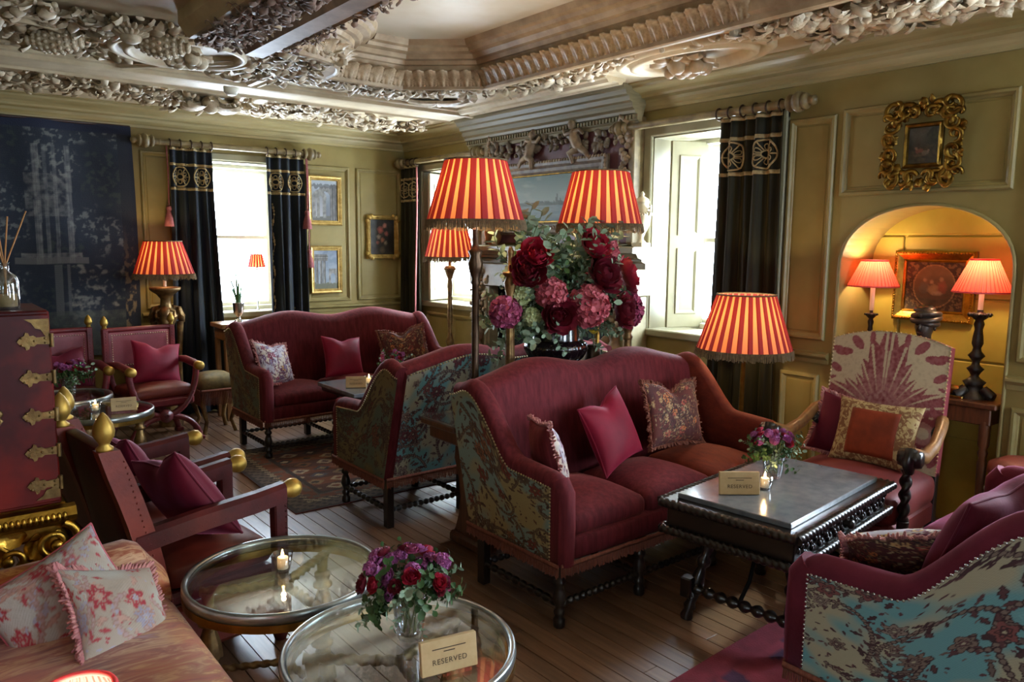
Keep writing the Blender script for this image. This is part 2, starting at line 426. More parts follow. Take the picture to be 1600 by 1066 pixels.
def floral_colors(X, Y, pal, seed=0, k=1.0):
    # drawn like crewel cloth: two-tone ground, scrolling ribbons, leaf sprays, rosettes (X, Y in metres)
    g1, g2, ln, blooms, leaves, rib = PAL[pal]; r = random.Random(seed); X = np.asarray(X, float)*k; Y = np.asarray(Y, float)*k
    n = np.sin(X*9+seed)*np.cos(Y*8-seed*2)+.6*np.sin(X*17-Y*13+seed)+.35*np.sin(X*31+Y*37); t = np.clip((n+.35)/.7, 0, 1)[:, None]
    C = np.array(lin(g1))*(1-t)+np.array(lin(g2))*t; ln = np.array(lin(ln)); x0, x1, y0, y1 = X.min(), X.max(), Y.min(), Y.max(); A = (x1-x0)*(y1-y0)
    def paint(mask, col): C[mask] = np.array(col)
    nodes = []; g = .165; cells = [(x0+(i+r.uniform(.1, .9))*g, y0+(j+r.uniform(.1, .9))*g) for i in range(int((x1-x0)/g)+1) for j in range(int((y1-y0)/g)+1)]
    for px, py in cells:                          # ribbon scrolls
        a = r.uniform(0, 6.28); s = r.choice((-1, 1)); d2 = np.full(X.shape, 9.0); st = .020; q = r.uniform(.02, .06); pts = []
        for j in range(26):
            pts.append((px, py, a)); d2 = np.minimum(d2, (X-px)**2+(Y-py)**2); a += s*q; q *= 1.105; px += cos(a)*st*.8; py += sin(a)*st*.8
        d = np.sqrt(d2); paint(d < .0095, ln); paint(d < .0062, lin(rib)); nodes += pts[::3]; nodes.append((pts[-1][0], pts[-1][1], 99))
    for (px, py, a) in nodes:                      # leaves springing from the scrolls
        if a == 99: continue
        for s in (-1, 1):
            b = a+s*r.uniform(.5, 1.5); L = r.uniform(.012, .027); q = r.uniform(1.0, 2.6); cx, cy = px+cos(b)*L*q, py+sin(b)*L*q; dx, dy = X-cx, Y-cy
            u = (dx*cos(b)+dy*sin(b))/L; v = (-dx*sin(b)+dy*cos(b))/(L*.42); e = np.abs(v)-(1-u*u)*(1+.22*np.sin(u*9+1))*.9
            w = np.abs(u) < 1; paint(w & (e < 0), ln); paint(w & (e < -.30), lin(r.choice(leaves)))
    fl = [(p[0], p[1]) for p in nodes if p[2] == 99]+[(r.uniform(x0, x1), r.uniform(y0, y1)) for _ in range(int(A*26))]
    for (px, py) in fl:
        R_ = r.uniform(.020, .042); k_ = r.choice((5, 6, 8)); ph = r.uniform(0, 6.28); dx, dy = X-px, Y-py; d = np.hypot(dx, dy)/R_; th = np.arctan2(dy, dx)
        o = .80+.20*np.cos(k_*th+ph); col = lin(r.choice(blooms)); paint(d < o+.10, ln); paint(d < o, col); paint((np.abs(d-.55*o) < .06), ln); paint(d < .30, lin(r.choice(leaves))); paint(d < .14, lin(g2))
    for _ in range(int(A*420)):                    # scattered sprigs
        px, py, b, L = r.uniform(x0, x1), r.uniform(y0, y1), r.uniform(0, 6.28), r.uniform(.005, .012); dx, dy = X-px, Y-py
        u = (dx*cos(b)+dy*sin(b))/L; v = (-dx*sin(b)+dy*cos(b))/(L*.45); paint(u*u+v*v < 1, lin(r.choice(leaves)))
    w = 1+.10*np.sin(X*700)*np.sin(Y*690); return [tuple(c) for c in np.clip(C*w[:, None], 0, 1)]
def fgrid(m, fn, nu, nv, pal, w, h, seed=0, k=1.0):
    # a grid of cloth painted with the pattern; w, h = real size
    m.grid(fn, nu, nv); U, V_ = np.meshgrid(np.linspace(0, w, nu+1), np.linspace(0, h, nv+1)); m.c = floral_colors(U.ravel(), V_.ravel(), pal, seed, k); return m
@mfun('ikat')
def _(m):
    t = NT(m); v = t.co((2.2, 9, 9), (0, 0, .25))
    n = t.noise(v, 2.2, 4, .65, 1.0); w = t.noise(t.co((1, 1, 1)), 2.6, 2)
    a = t.ramp(n.outputs['Fac'], [(.30, lin('#8f3a16')), (.42, lin('#b5561a')), (.52, lin('#b06820')), (.60, lin('#d6a056')), (.66, lin('#a8521e')), (.78, lin('#7a4a4e'))])
    b = t.ramp(n.outputs['Fac'], [(.3, lin('#6f3026')), (.45, lin('#965030')), (.55, lin('#c29a72')), (.62, lin('#8a4c34')), (.75, lin('#a8868a'))])
    t.l(t.mixc(t.ramp(w.outputs['Fac'], [(.4, (0,)*3), (.6, (1,)*3)]), a, b), t.b.inputs['Base Color']); t.set(Roughness=.6, Sheen_Weight=.3)
@mfun('pink_stripe')
def _(m):
    t = NT(m); n = t.noise(t.co((3, 14, 3)), 2, 3)
    t.l(t.ramp(n.outputs['Fac'], [(.35, lin('#c98f96')), (.55, lin('#d8c4c2')), (.7, lin('#c9b6be'))]), t.b.inputs['Base Color']); t.set(Roughness=.7)

for _n, _c, _d in (('kilim_pattern', '#b59c6c', '#7d5434'),): mdef(_n, _c, .8, col2=_d, nscale=30, ndist=1.5, lo=.47, hi=.53)

# ------------------------------------------------------------------ room shell
def frame_loop(m, c, ex, ez, en, w, h, prof, mat=0, smooth=False):
    c, ex, ez, en = Vector(c), Vector(ex), Vector(ez), Vector(en); rings = []
    for sx, sz in ((-1, -1), (1, -1), (1, 1), (-1, 1)):
        rings.append([tuple(c+ex*sx*(w/2-i)+ez*sz*(h/2-i)+en*o) for i, o in prof])
    fl = ex.cross(ez).dot(en) > 0
    m.loft(rings if fl else rings[::-1], False, mat, smooth, None, True, True); return m
EX, EY, EZ = Vector((1, 0, 0)), Vector((0, 1, 0)), Vector((0, 0, 1))
ZW = 2.76
def wall_cols(m, a0, a1, holes, mk):
    # solid columns around rectangular holes; mk(a, b, z0, z1)
    x = a0
    for h in sorted(holes):
        if h[0] > x: mk(x, h[0], -.08, ZW)
        if h[2] > 0: mk(h[0], h[1], -.08, h[2])
        if h[3] < ZW: mk(h[0], h[1], h[3], ZW)
        x = h[1]
    if x < a1: mk(x, a1, -.08, ZW)
m = MB(); wall_cols(m, XL-.3, XR+.45, [WIN1], lambda a, b, p, q: m.box((a, YB, p), (b, YB+.3, q), 0)); wall_back = struct(m.build('wall_back', 'wall_paint'))
NY0, NY1, NZS, NZT, NX = 1.42, 2.335, 1.45, 1.825, XR+.40
m = MB(); wall_cols(m, YF-.3, YB, [WIN2, WIN3, WIN4, (NY0, NY1, 0, ZW)], lambda a, b, p, q: m.box((XR, a, p), (XR+.4, b, q), 0))
arc = [(lerp((NY0+NY1)/2, NY1, -cos(pi*i/28)), NZS+(NZT-NZS)*max(0, sin(pi*i/28))**.8) for i in range(29)]
for (y0, z0), (y1, z1) in zip(arc, arc[1:]):
    m.add([(XR, y0, z0), (XR, y1, z1), (XR, y1, ZW), (XR, y0, ZW)], [(0, 3, 2, 1)])
    m.add([(XR, y0, z0), (XR, y1, z1), (NX, y1, z1), (NX, y0, z0)], [(0, 1, 2, 3)], 0, True)
wall_right = struct(m.build('wall_right', 'wall_paint'))
m = MB(); m.box((NX, NY0-.3, -.08), (NX+.05, NY1+.3, 2.1), 0); niche_back = m.build('niche_back', 'niche_paint', wall_right)
for (a, b, p, q) in ((NY0, 2.14, .96, 1.30), (NY0, 2.14, 1.31, 1.66), (2.145, NY1, .9, 1.66), (NY0, NY1, 1.67, NZT+.05), (NY0, NY1, .5, .95)):
    m = MB(); m.box((NX-.014, a+.004, p), (NX+.01, b-.004, q), .006); m.build('niche_board', 'niche_paint', wall_right)
m = MB()                                       # rounded bead around the arch mouth
pts = [(XR-.004, y, z) for y, z in [(NY0, 0), (NY0, .7)]+arc+[(NY1, .7), (NY1, 0)]]; m.tube(pts, .010, 8); m.build('arch_bead', 'wall_trim', wall_right)
m = MB(); wall_cols(m, XL-.3, XR+.45, [WIN5, WIN6], lambda a, b, p, q: m.box((a, YF-.3, p), (b, YF, q), 0)); struct(m.build('wall_front', 'wall_paint'))
m = MB(); wall_cols(m, YF, YB, [WIN7], lambda a, b, p, q: m.box((XL-.3, a, p), (XL, b, q), 0)); struct(m.build('wall_left', 'wall_paint'))
# floor with single boards running towards the back wall
m = MB(); m.box((XL, YF, -.08), (XR+.45, YB+.3, -.03), 0); floor = struct(m.build('floor', 'dark_oak'))
def boards():
    bw = .078; x = XL; shared = {}
    while x < XR+.38:
        y = YF-rnd.random()*1.6
        while y < YB:
            L = rnd.choice((3.4, 4.0, 4.6, 5.2)); y1 = min(y+L, YB)
            y0 = max(y, YF)
            if y1-y0 > .05:
                k = (round(y1-y0, 3)); 
                if k not in shared:
                    mb = MB(); mb.box((-bw/2+.0016, -(y1-y0)/2+.0008, -.03), (bw/2-.0016, (y1-y0)/2-.0008, 0), .001); shared[k] = mb.build('floor_board', 'floorboard', floor); o = shared[k]
                else: o = link('floor_board', shared[k].data, floor)
                o.location = (x+bw/2, (y0+y1)/2, rnd.uniform(-.0004, 0))
            y += L
        x += bw
boards()
# cornices
CP = [(0, 2.555), (.022, 2.555), (.022, 2.575), (.035, 2.585), (.05, 2.605), (.055, 2.625), (.095, 2.635), (.10, 2.65), (.125, 2.665), (.165, 2.675), (.195, 2.69), (.20, 2.705), (.235, 2.71), (.235, 2.74), (0, 2.74)]
m = MB(); m.loft([[(XL, YB-o, z) for o, z in CP], [(XR-o, YB-o, z) for o, z in CP]], False, 0, False, None, False); struct(m.build('trim_1', 'cornice'))
m = MB(); m.loft([[(XR-o, YB-o, z) for o, z in CP], [(XR-o, YF, z) for o, z in CP]], False, 0, False, None, False); struct(m.build('trim_2', 'cornice'))
# wall panels (moulded frames) and rails
PP = [(0, 0), (0, .012), (.008, .022), (.02, .022), (.028, .010), (.036, .006), (.04, 0)]
def panel_back(x0, x1, z0, z1, n='panel_moulding'):
    m = MB(); frame_loop(m, ((x0+x1)/2, YB, (z0+z1)/2), EX, EZ, -EY, x1-x0, z1-z0, PP); m.build(n, 'wall_trim', wall_back)
    m = MB(); m.box((x0+.05, YB-.004, z0+.05), (x1-.05, YB+.01, z1-.05), .003); m.build('wall_panel', 'wall_paint', wall_back)
def panel_right(y0, y1, z0, z1):
    m = MB(); frame_loop(m, (XR, (y0+y1)/2, (z0+z1)/2), EY, EZ, -EX, y1-y0, z1-z0, PP); m.build('panel_moulding', 'wall_trim', wall_right)
    m = MB(); m.box((XR-.004, y0+.05, z0+.05), (XR+.01, y1-.05, z1-.05), .003); m.build('wall_panel', 'wall_paint', wall_right)
panel_back(3.20, 3.68, .99, 2.35); panel_back(3.76, 4.29, .99, 2.35); panel_back(1.70, 1.98, .99, 2.37)
for a, b in ((3.20, 3.68), (3.76, 4.29), (1.70, 1.98)): panel_back(a, b, .20, .84)
panel_right(2.40, 2.70, 1.03, 2.36); panel_right(2.42, 2.68, .18, .82); panel_right(1.46, 2.36, 1.885, 2.38)
panel_right(1.15, 1.38, 1.03, 2.38); panel_right(1.15, 1.38, .18, .80)
RP = [(0, .89), (.012, .89), (.014, .915), (.03, .925), (.042, .935), (.042, .948), (.02, .955), (0, .96)]
def rail(pts, nrm, parent, n):
    m = MB(); m.loft([[(p[0]-nrm[0]*o, p[1]-nrm[1]*o, z) for o, z in RP] for p in pts], True, 0, False); struct(m.build(n, 'wall_trim'))
rail([(1.66, YB), (WIN1[0]-.05, YB)], (0, 1), wall_back, 'trim_3'); rail([(WIN1[1]+.05, YB), (XR, YB)], (0, 1), wall_back, 'trim_4')
rail([(XR, 2.74), (XR, NY1+.03)], (1, 0), wall_right, 'trim_5'); rail([(XR, NY0-.01), (XR, 1.13)], (1, 0), wall_right, 'trim_6')
for n, a, b in (('baseboard_back', (XL, YB-.018, 0), (XR, YB, .15)), ('baseboard_right', (XR-.02, NY1, 0), (XR, 3.8, .15))):
    m = MB(); m.box(a, b, .006); struct(m.build(n, 'wall_trim'))

# ------------------------------------------------------------------ windows
def window(n, c, a, W, side, shut=None):
    # a sash window set at the outer face of the wall: local x along the wall, y outwards
    root = bpy.data.objects.new(n, None); COL.objects.link(root); struct(root); root.location = c; root.rotation_euler = (0, 0, a)
    w2 = (W[1]-W[0])/2; z0, z1 = W[2], W[3]; zm = 1.63; d = side
    m = MB(); frame_loop(m, (0, d, (z0+z1)/2), EX, EZ, -EY, 2*w2, z1-z0, [(0, -.03), (0, .05), (.045, .05), (.05, .03), (.05, -.03)]); m.build('window_frame', 'white_paint', root)
    for k, (a0, a1, o) in enumerate(((z0+.05, zm+.02, .0), (zm-.02, z1-.05, .03))):
        m = MB(); frame_loop(m, (0, d+o, (a0+a1)/2), EX, EZ, -EY, 2*w2-.1, a1-a0, [(0, -.015), (0, .02), (.03, .02), (.04, .01), (.04, -.015)]); s = m.build('sash', 'white_paint', root)
        m = MB(); m.box((-w2+.08, d+o-.002, a0+.03), (w2-.08, d+o+.002, a1-.03), 0); m.build('pane', 'window_glass', s)
    m = MB(); m.box((-w2-.04, -.03, z0-.045), (w2+.04, d, z0+.008), .008); m.build('window_sill', 'shutter_paint', root)
    m = MB(); m.box((-w2, 0, z1-.012), (w2, d, z1+.01), .002); m.build('soffit', 'shutter_paint', root)
    for s in (-1, 1):
        m = MB(); m.box((s*w2, .0, z0), (s*(w2-.012), d, z1), .002); m.build('reveal_lining', 'shutter_paint', root)
        m = MB(); m.box((s*(w2+.07), -.025, z0-.02), (s*(w2-.004), .01, z1+.06), .008); m.build('architrave', 'wall_trim' if shut is None else 'shutter_paint', root)
    m = MB(); m.box((-w2-.07, -.026, z1), (w2+.07, .01, z1+.065), .008); m.build('architrave', 'shutter_paint', root)
    for (hx, hy, ang, L) in shut or ():
        # hinged shutter leaf with two raised panels
        m = MB(); m.box((0, -.016, z0+.02), (L, .016, z1-.03), .004); sh = m.build('shutter', 'shutter_paint', root, (hx, hy, 0), (0, 0, ang))
        zc = lerp(z0, z1, .46)
        for p, q in ((z0+.12, zc-.04), (zc+.05, z1-.13)):
            for sg in (-1, 1):
                m = MB(); frame_loop(m, (L/2, sg*.016, (p+q)/2), EX, EZ, EY*sg, L-.12, q-p, [(0, 0), (.004, .008), (.014, .008), (.03, 0)]); m.build('shutter_panel', 'shutter_paint', sh)
    return root
def wctr(W): return (W[0]+W[1])/2
window('window_1', (wctr(WIN1), YB, 0), 0, WIN1, .26)
window('window_2', (XR, wctr(WIN2), 0), -pi/2, WIN2, .36, [(-.49, .30, -1.25, .34), (.49, .30, -1.9, .34)])
window('window_3', (XR, wctr(WIN3), 0), -pi/2, WIN3, .36, [(-.28, .335, -2.0, .29)])
window('window_4', (XR, wctr(WIN4), 0), -pi/2, WIN4, .36)
window('window_5', (wctr(WIN5), YF, 0), pi, WIN5, .26); window('window_6', (wctr(WIN6), YF, 0), pi, WIN6, .26)
window('window_7', (XL, wctr(WIN7), 0), pi/2, WIN7, .26)
for (a, b) in ((-.46, -.02), (.02, .46)):       # dado panels below the corner window
    c = wctr(WIN2); panel_right(c+a, c+b, .2, .88)

# ------------------------------------------------------------------ plaster ceiling
def octo():
    p = [(3.25, 1.5), (3.25, 4.39), (2.83, 4.77), (2.28, 4.77)]
    for i in range(1, 9):                       # concave quarter at the far left corner
        a = pi/2*i/8; p.append((1.78+.50*cos(a)**.9 if i < 8 else 1.78, 4.77-.50*sin(a)**.9))
    p += [(1.78, 1.5), (2.2, 1.1), (2.83, 1.1)]
    return p
OCT = octo()
def offset(poly, d):
    out = []; n = len(poly)
    for i in range(n):
        a, b, c = Vector(poly[i-1]), Vector(poly[i]), Vector(poly[(i+1) % n])
        e1, e2 = (b-a).normalized(), (c-b).normalized(); n1, n2 = Vector((e1.y, -e1.x)), Vector((e2.y, -e2.x))
        k = n1+n2; k = k/max(.25, k.dot(n1)) if k.length > 1e-6 else n1
        out.append(tuple(b+k*d))
    return out
hole = offset(OCT, .16); outer = [(XL, YF), (XR, YF), (XR, YB), (XL, YB)]
tri = tessellate_polygon([[Vector((*p, 0)) for p in outer], [Vector((*p, 0)) for p in hole]])
m = MB(); m.add([(*p, ZC) for p in outer+hole], [t[::-1] for t in tri]); m.box((XL-.3, YF-.3, ZC+.35), (XR+.45, YB+.3, ZC+.4), 0)
ceiling = struct(m.build('ceiling', 'plaster'))
PZ = 2.925
m = MB(); m.add([(*p, PZ) for p in offset(OCT, -.24)], [list(range(len(OCT)))[::-1]]); m.build('coffer_panel', 'ceiling_panel', ceiling)
CF = [(.17, ZC+.03), (.17, ZC-.01), (.15, 2.69), (.10, 2.685), (.085, 2.66), (.02, 2.655), (.01, 2.645), (-.005, 2.65), (-.01, 2.675), (-.03, 2.69), (-.045, 2.74), (-.075, 2.79), (-.09, 2.795), (-.10, 2.82), (-.13, 2.825), (-.15, 2.85), (-.19, 2.86), (-.20, 2.88), (-.225, 2.89), (-.24, 2.93)]
m = MB(); rings = [[(*p, z) for p in offset(OCT, o)] for o, z in CF]; m.loft(rings, False, 0, False); m.build('coffer_moulding', 'plaster_tan', ceiling)
def leaf_mesh(kind, seed):
    # curled plaster leaf with lobed edge, base at origin, growing along +y, face towards -z
    r = random.Random(seed); m = MB(); cu = r.uniform(.25, .6); lob = (5, 3, 2, 7)[kind % 4]; wd = (.42, .5, .3, .36)[kind % 4]
    def fn(u, v):
        a = (u-.5)*2; w = wd*(sin(pi*min(1, v*.92+.07))**.7)*(1-.28*abs(sin(lob*pi*v)))
        return (a*w, v-cu*.25*v*v, -.10-.22*sin(pi*v*.9)+(.16*a*a)-cu*.34*max(0, v-.6)*2.2)
    m.grid(fn, 4, 7); return m
LEAVES = []
for k in range(4):
    for s in range(2):
        o = leaf_mesh(k, k*7+s).build('plaster_leaf', 'plaster_leafy', ceiling); LEAVES.append(o.data); bpy.data.objects.remove(o)
LMB = [leaf_mesh(k, k*7+s) for k in range(4) for s in range(2)]
# acanthus leaves standing along the cove of the coffer
def acanthus_mesh(k):
    # broad leaf with five scalloped lobes, raised ribs and a tip curling forward
    m = MB(); r = random.Random(k)
    def fn(u, v):
        a = (u-.5)*2; lob = abs(sin(pi*(v*4.2+.12*k))); w = .50*sin(pi*min(1, .16+.82*v))**.55*(1-.34*(1-lob)*abs(a)**.5)
        return (a*w*(1+.05*sin(v*31)), v-.18*v*v, -.10-.30*v*v+.10*a*a-.05*cos(a*3*pi)*(1-v)-.35*max(0, v-.72)+.05*abs(a)*lob)
    m.grid(fn, 10, 16); o = m.build('acanthus_leaf', 'plaster_tan', ceiling); me = o.data; bpy.data.objects.remove(o); return me
tan = [acanthus_mesh(0), acanthus_mesh(1)]
def acanthus():
    inner = OCT; n = len(inner)
    for i in range(n):
        a, b = Vector((*inner[i], 0)), Vector((*inner[(i+1) % n], 0)); L = (b-a).length
        if max(a.y, b.y) < 2.2: continue
        e = (b-a).normalized(); nn = Vector((-e.y, e.x, 0)); k = max(1, round(L/.085))
        for j in range(k):
            p = a+e*((j+.5)*L/k)+nn*.012
            if p.y < 2.3: continue
            # local y up, local -z towards the room centre of the coffer
            mx = Matrix((e, EZ*1.0+nn*.35, (e.cross(EZ+nn*.35)))).transposed().to_4x4(); mx.translation = p+EZ*2.668
            o = link('acanthus_leaf', tan[j % 2], ceiling); o.matrix_world = mx @ Matrix.Diagonal((.150, .135, .14, 1))
acanthus()
def foliage(name, region, count, size, zb, mat='plaster_leafy', single=0, fruit=.12, seed=1, clump=None):
    # dense undercut leafwork; the largest leaves are separate pieces
    r = random.Random(seed); mb = MB(); items = []
    while len(items) < count:
        p = region(r)
        if not p: continue
        items.append((size*r.uniform(.6, 1.35), p))
    items.sort(key=lambda t: -t[0])
    for i, (s, (x, y)) in enumerate(items):
        rot = Euler((r.uniform(-.5, .35), r.uniform(-.6, .6), r.uniform(0, 2*pi))).to_matrix().to_4x4()
        mx = Matrix.Translation((x, y, zb-r.uniform(0, .03))) @ rot @ Matrix.Scale(s, 4)
        if i < single:
            o = link('plaster_leaf', LEAVES[i % 8], ceiling); o.matrix_world = mx
        elif r.random() < fruit: mb.sphere((x, y, zb-.02), s*.27, 8, 5)
        else:
            q = LMB[i % 8]; mb.add(q.v, q.f, 0, True, mx)
    for i in range(count//14):                   # twining stems
        x, y = items[r.randrange(len(items))][1]; a = r.uniform(0, 6.28); pts = []
        for k in range(9):
            pts.append((x, y, zb-.015-.02*sin(k*.8))); a += r.uniform(.15, .5); x += cos(a)*size*.3; y += sin(a)*size*.3
        mb.tube(pts, [size*.09*(1-k*.07) for k in range(9)], 6)
    stuff(mb.build(name, mat, ceiling))
def rect(x0, x1, y0, y1): return lambda r: (r.uniform(x0, x1), r.uniform(y0, y1))
foliage('leafwork_band', lambda r: (lambda x: (x, 6.48+.10*sin(x*4)+r.gauss(0, .14)))(r.uniform(-.6, 4.0)), 1150, .082, ZC, single=60, seed=2)
foliage('leafwork_field', lambda r: (lambda x, y: (x, y) if hypot(x-1.42, y-4.86) > .46 else None)(r.uniform(-.5, 2.2), r.uniform(4.3, 5.28)), 900, .09, ZC, single=60, seed=3)
def around(o0, o1, ymin):
    def f(r):
        i = r.choice((0, 0, 0, 1, 2, 2, 3, 4, 5, 6, 7)); n = len(OCT); t = r.random(); o = r.uniform(o0, o1)
        q = offset(OCT, o); a, b = q[i], q[(i+1) % n]; p = (lerp(a[0], b[0], t), lerp(a[1], b[1], t))
        return p if p[1] > ymin and p[0] < 4.02 and not (hypot((p[0]-3.76)/.36, (p[1]-3.02)/.60) < 1) else None
    return f
foliage('leafwork_ring', around(.20, .46, 3.0), 950, .075, ZC, single=60, seed=4)
foliage('leafwork_lip', around(.10, .19, 2.4), 150, .07, ZC-.035, single=0, seed=14)
foliage('leafwork_side', rect(3.66, 3.98, 1.2, 2.30), 320, .085, ZC-.01, single=30, seed=5)
foliage('leafwork_side', rect(3.40, 3.60, 1.2, 2.50), 170, .085, ZC-.03, single=20, seed=15)
# straight ribs
def rib(a, b, w, dz, mat='plaster', n='ceiling_rib'):
    a = Vector((*a, 0)); b = Vector((*b, 0)); e = (b-a).normalized(); s = Vector((-e.y, e.x, 0)); h = w/2
    pr = [(-h, 0), (-h, .02), (-h+.02, .028), (-h+.035, .05), (-h+.06, .055), (-h+.07, .04), (-h+.09, .035), (h-.09, .035), (h-.07, .04), (h-.06, .055), (h-.035, .05), (h-.02, .028), (h, .02), (h, 0)]
    m = MB(); m.loft([[tuple(p+s*o+EZ*(ZC+.001-q*dz)) for o, q in pr] for p in (a, b)], True, 0, False); m.build(n, mat, ceiling)
rib((XL, 5.72), (3.98, 5.72), .46, 1.0); rib((3.88, 5.5), (3.88, 3.75), .2, .9); rib((2.05, 5.49), (2.05, 5.0), .16, .9); rib((1.20, 5.49), (1.75, 4.9), .10, .8)
rib((3.66, 2.42), (3.66, YF), .12, 1.0); rib((.2, 5.49), (.2, 1), .14, 1.0)
# deep hanging beam with leafy soffit at the near left
m = MB(); pr = [(1.17, 2.73), (1.17, 2.66), (1.20, 2.62), (1.22, 2.60), (1.46, 2.60), (1.48, 2.62), (1.51, 2.66), (1.51, 2.73)]
m.loft([[(x, y, z) for x, z in pr] for y in (4.12, .6)], True, 0, False); m.build('hanging_beam', 'plaster', ceiling)
foliage('beam_leafwork', rect(1.23, 1.45, 2.6, 4.08), 620, .045, 2.60, 'plaster_dark', 0, .3, 6)
m = MB(); pr = [(1.60, 2.73), (1.60, 2.67), (1.62, 2.64), (1.72, 2.635), (1.745, 2.66), (1.745, 2.73)]; m.loft([[(x, y, z) for x, z in pr] for y in (4.45, .6)], True, 0, False); m.build('ceiling_rib', 'plaster_dark', ceiling)
foliage('beam_leafwork', rect(1.755, 1.79, 2.6, 4.25), 110, .04, 2.66, 'plaster_dark', 0, 0, 16); foliage('beam_leafwork', rect(1.52, 1.60, 3.6, 4.5), 90, .06, 2.70, 'plaster_leafy', 0, .4, 26)
# round and oval mouldings
def ringmould(cx, cy, rx, ry, n='round_moulding'):
    m = MB(); pr = [(1.0, 0), (1.0, .03), (.95, .045), (.90, .04), (.88, .02), (.82, .02), (.80, .05), (.74, .055), (.70, .03), (.66, 0)]
    m.loft([[(cx+rx*k*cos(2*pi*j/48), cy+ry*k*sin(2*pi*j/48), ZC-q) for j in range(48)] for k, q in pr], False, 0, True); m.build(n, 'plaster', ceiling)
ringmould(1.42, 4.86, .42, .42); ringmould(3.76, 3.02, .30, .54, 'oval_moulding'); ringmould(.55, 4.9, .34, .34); ringmould(3.72, 1.55, .3, .5, 'oval_moulding')
def boss(cx, cy, r, seed, mat='plaster_leafy', n='ceiling_boss'):
    q = random.Random(seed); m = MB(); m.sphere((cx, cy, ZC-.03), (r*.7, r*.7, .06), 12, 6)
    for i in range(14):
        a = q.uniform(0, 6.28); d = r*q.uniform(.1, .8); m.sphere((cx+d*cos(a), cy+d*sin(a), ZC-.06-q.uniform(0, .03)), r*q.uniform(.2, .34), 9, 6)
    for i in range(9):
        a = i*.7; l = LMB[i % 8]; m.add(l.v, l.f, 0, True, Matrix.Translation((cx+r*.5*cos(a), cy+r*.5*sin(a), ZC-.03)) @ Euler((0, 0, a-pi/2)).to_matrix().to_4x4() @ Matrix.Scale(r*.8, 4))
    m.build(n, mat, ceiling)
boss(3.74, 3.05, .17, 1, 'plaster_tan'); boss(1.42, 4.86, .13, 2)
def sunflower(cx, cy, z, r, mat='plaster_leafy'):
    m = MB()
    for k in range(2):
        for i in range(18):
            a = 2*pi*i/18+k*.17; l = LMB[6]
            m.add(l.v, l.f, 0, True, Matrix.Translation((cx, cy, z-.02*k)) @ Euler((.25, 0, a)).to_matrix().to_4x4() @ Matrix.Diagonal((r*.55, r*(1-.2*k), r*.5, 1)))
    m.sphere((cx, cy, z-.035), (r*.45, r*.45, .03), 12, 6); m.build('plaster_sunflower', mat, ceiling)
sunflower(1.02, 4.42, 2.66, .12)
def pinecone(a, b, r):
    m = MB(); a, b = Vector(a), Vector(b); m.tube([a.lerp(b, t/8) for t in range(9)], [r*max(.2, sin(pi*(.12+.8*t/8))) for t in range(9)], 12)
    q = (b-a).to_track_quat('Z', 'Y').to_matrix().to_4x4(); L = (b-a).length
    for i in range(9):
        for j in range(12):
            an = 2*pi*(j+.5*(i % 2))/12; rr = r*max(.2, sin(pi*(.12+.8*i/8))); m.sphere((rr*cos(an), rr*sin(an), L*i/8), r*.2, 6, 4, 0, Matrix.Translation(a) @ q.to_3x3().to_4x4())
    m.build('plaster_pinecone', 'plaster_leafy', ceiling)
pinecone((1.08, 4.55, 2.64), (1.30, 4.42, 2.62), .065); pinecone((.85, 4.75, 2.64), (.62, 4.85, 2.63), .06)
# winged cherub heads where ribs meet, plus a spot lamp
m = MB(); m.sphere((2.02, 6.35, ZC-.06), .07, 12, 8)
for s in (-1, 1):
    for k in range(4): l = LMB[4]; m.add(l.v, l.f, 0, True, Matrix.Translation((2.02, 6.35, ZC-.04)) @ Euler((0, s*.3, -s*(pi/2-.4+k*.3))).to_matrix().to_4x4() @ Matrix.Scale(.24, 4))
m.build('cherub_boss', 'plaster_leafy', ceiling)
m = MB()
for i in range(9):
    a = -pi/2+pi*i/8; l = LMB[6]; m.add(l.v, l.f, 0, True, Matrix.Translation((3.42, 5.25, ZC-.02)) @ Euler((.2, 0, a-.7)).to_matrix().to_4x4() @ Matrix.Diagonal((.12, .3, .15, 1)))
m.build('shell_boss', 'plaster_leafy', ceiling)
m = MB(); m.lathe([(.05, 0), (.055, -.01), (.05, -.04), (.035, -.06), (.02, -.063)], 16, T(1.95, 5.66, ZC-.03)); tag(m.build('smoke_detector', 'white_paint'), 'small white round detector fixed to the ceiling rib', 'detector')

# ------------------------------------------------------------------ fireplace and overmantel on the right wall
fp = thing('fireplace', 'carved stone fireplace with painted overmantel and putti frieze between two windows', 'fireplace', (XR, 0, 0))
FX = -.10                                        # overmantel face, local x from the wall
FY0, FY1 = 3.90, 5.66
def P(m, n, mat, par=fp): return m.build(n, mat, par)
m = MB(); m.box((FX, FY0, 1.6), (0, FY1, 2.56), .004); P(m, 'overmantel', 'overmantel_panel')
for y in (FY0, FY1): m = MB(); m.box((FX-.025, y-.03, 1.6), (0, y+.03, 2.52), .006); P(m, 'overmantel_stile', 'rod_wood')
OC = [(.0, 2.45), (-.02, 2.45), (-.02, 2.475), (-.035, 2.485), (-.035, 2.525), (-.055, 2.53), (-.06, 2.55), (-.085, 2.565), (-.09, 2.60), (-.115, 2.61), (-.125, 2.64), (-.15, 2.65), (-.165, 2.68), (-.18, 2.69), (-.18, 2.719), (.1, 2.719)]
m = MB(); m.loft([[(FX+o, y, z) for o, z in OC] for y in (FY0-.06, FY1+.28)], True, 0, False); cor = P(m, 'overmantel_cornice', 'grey_wood')
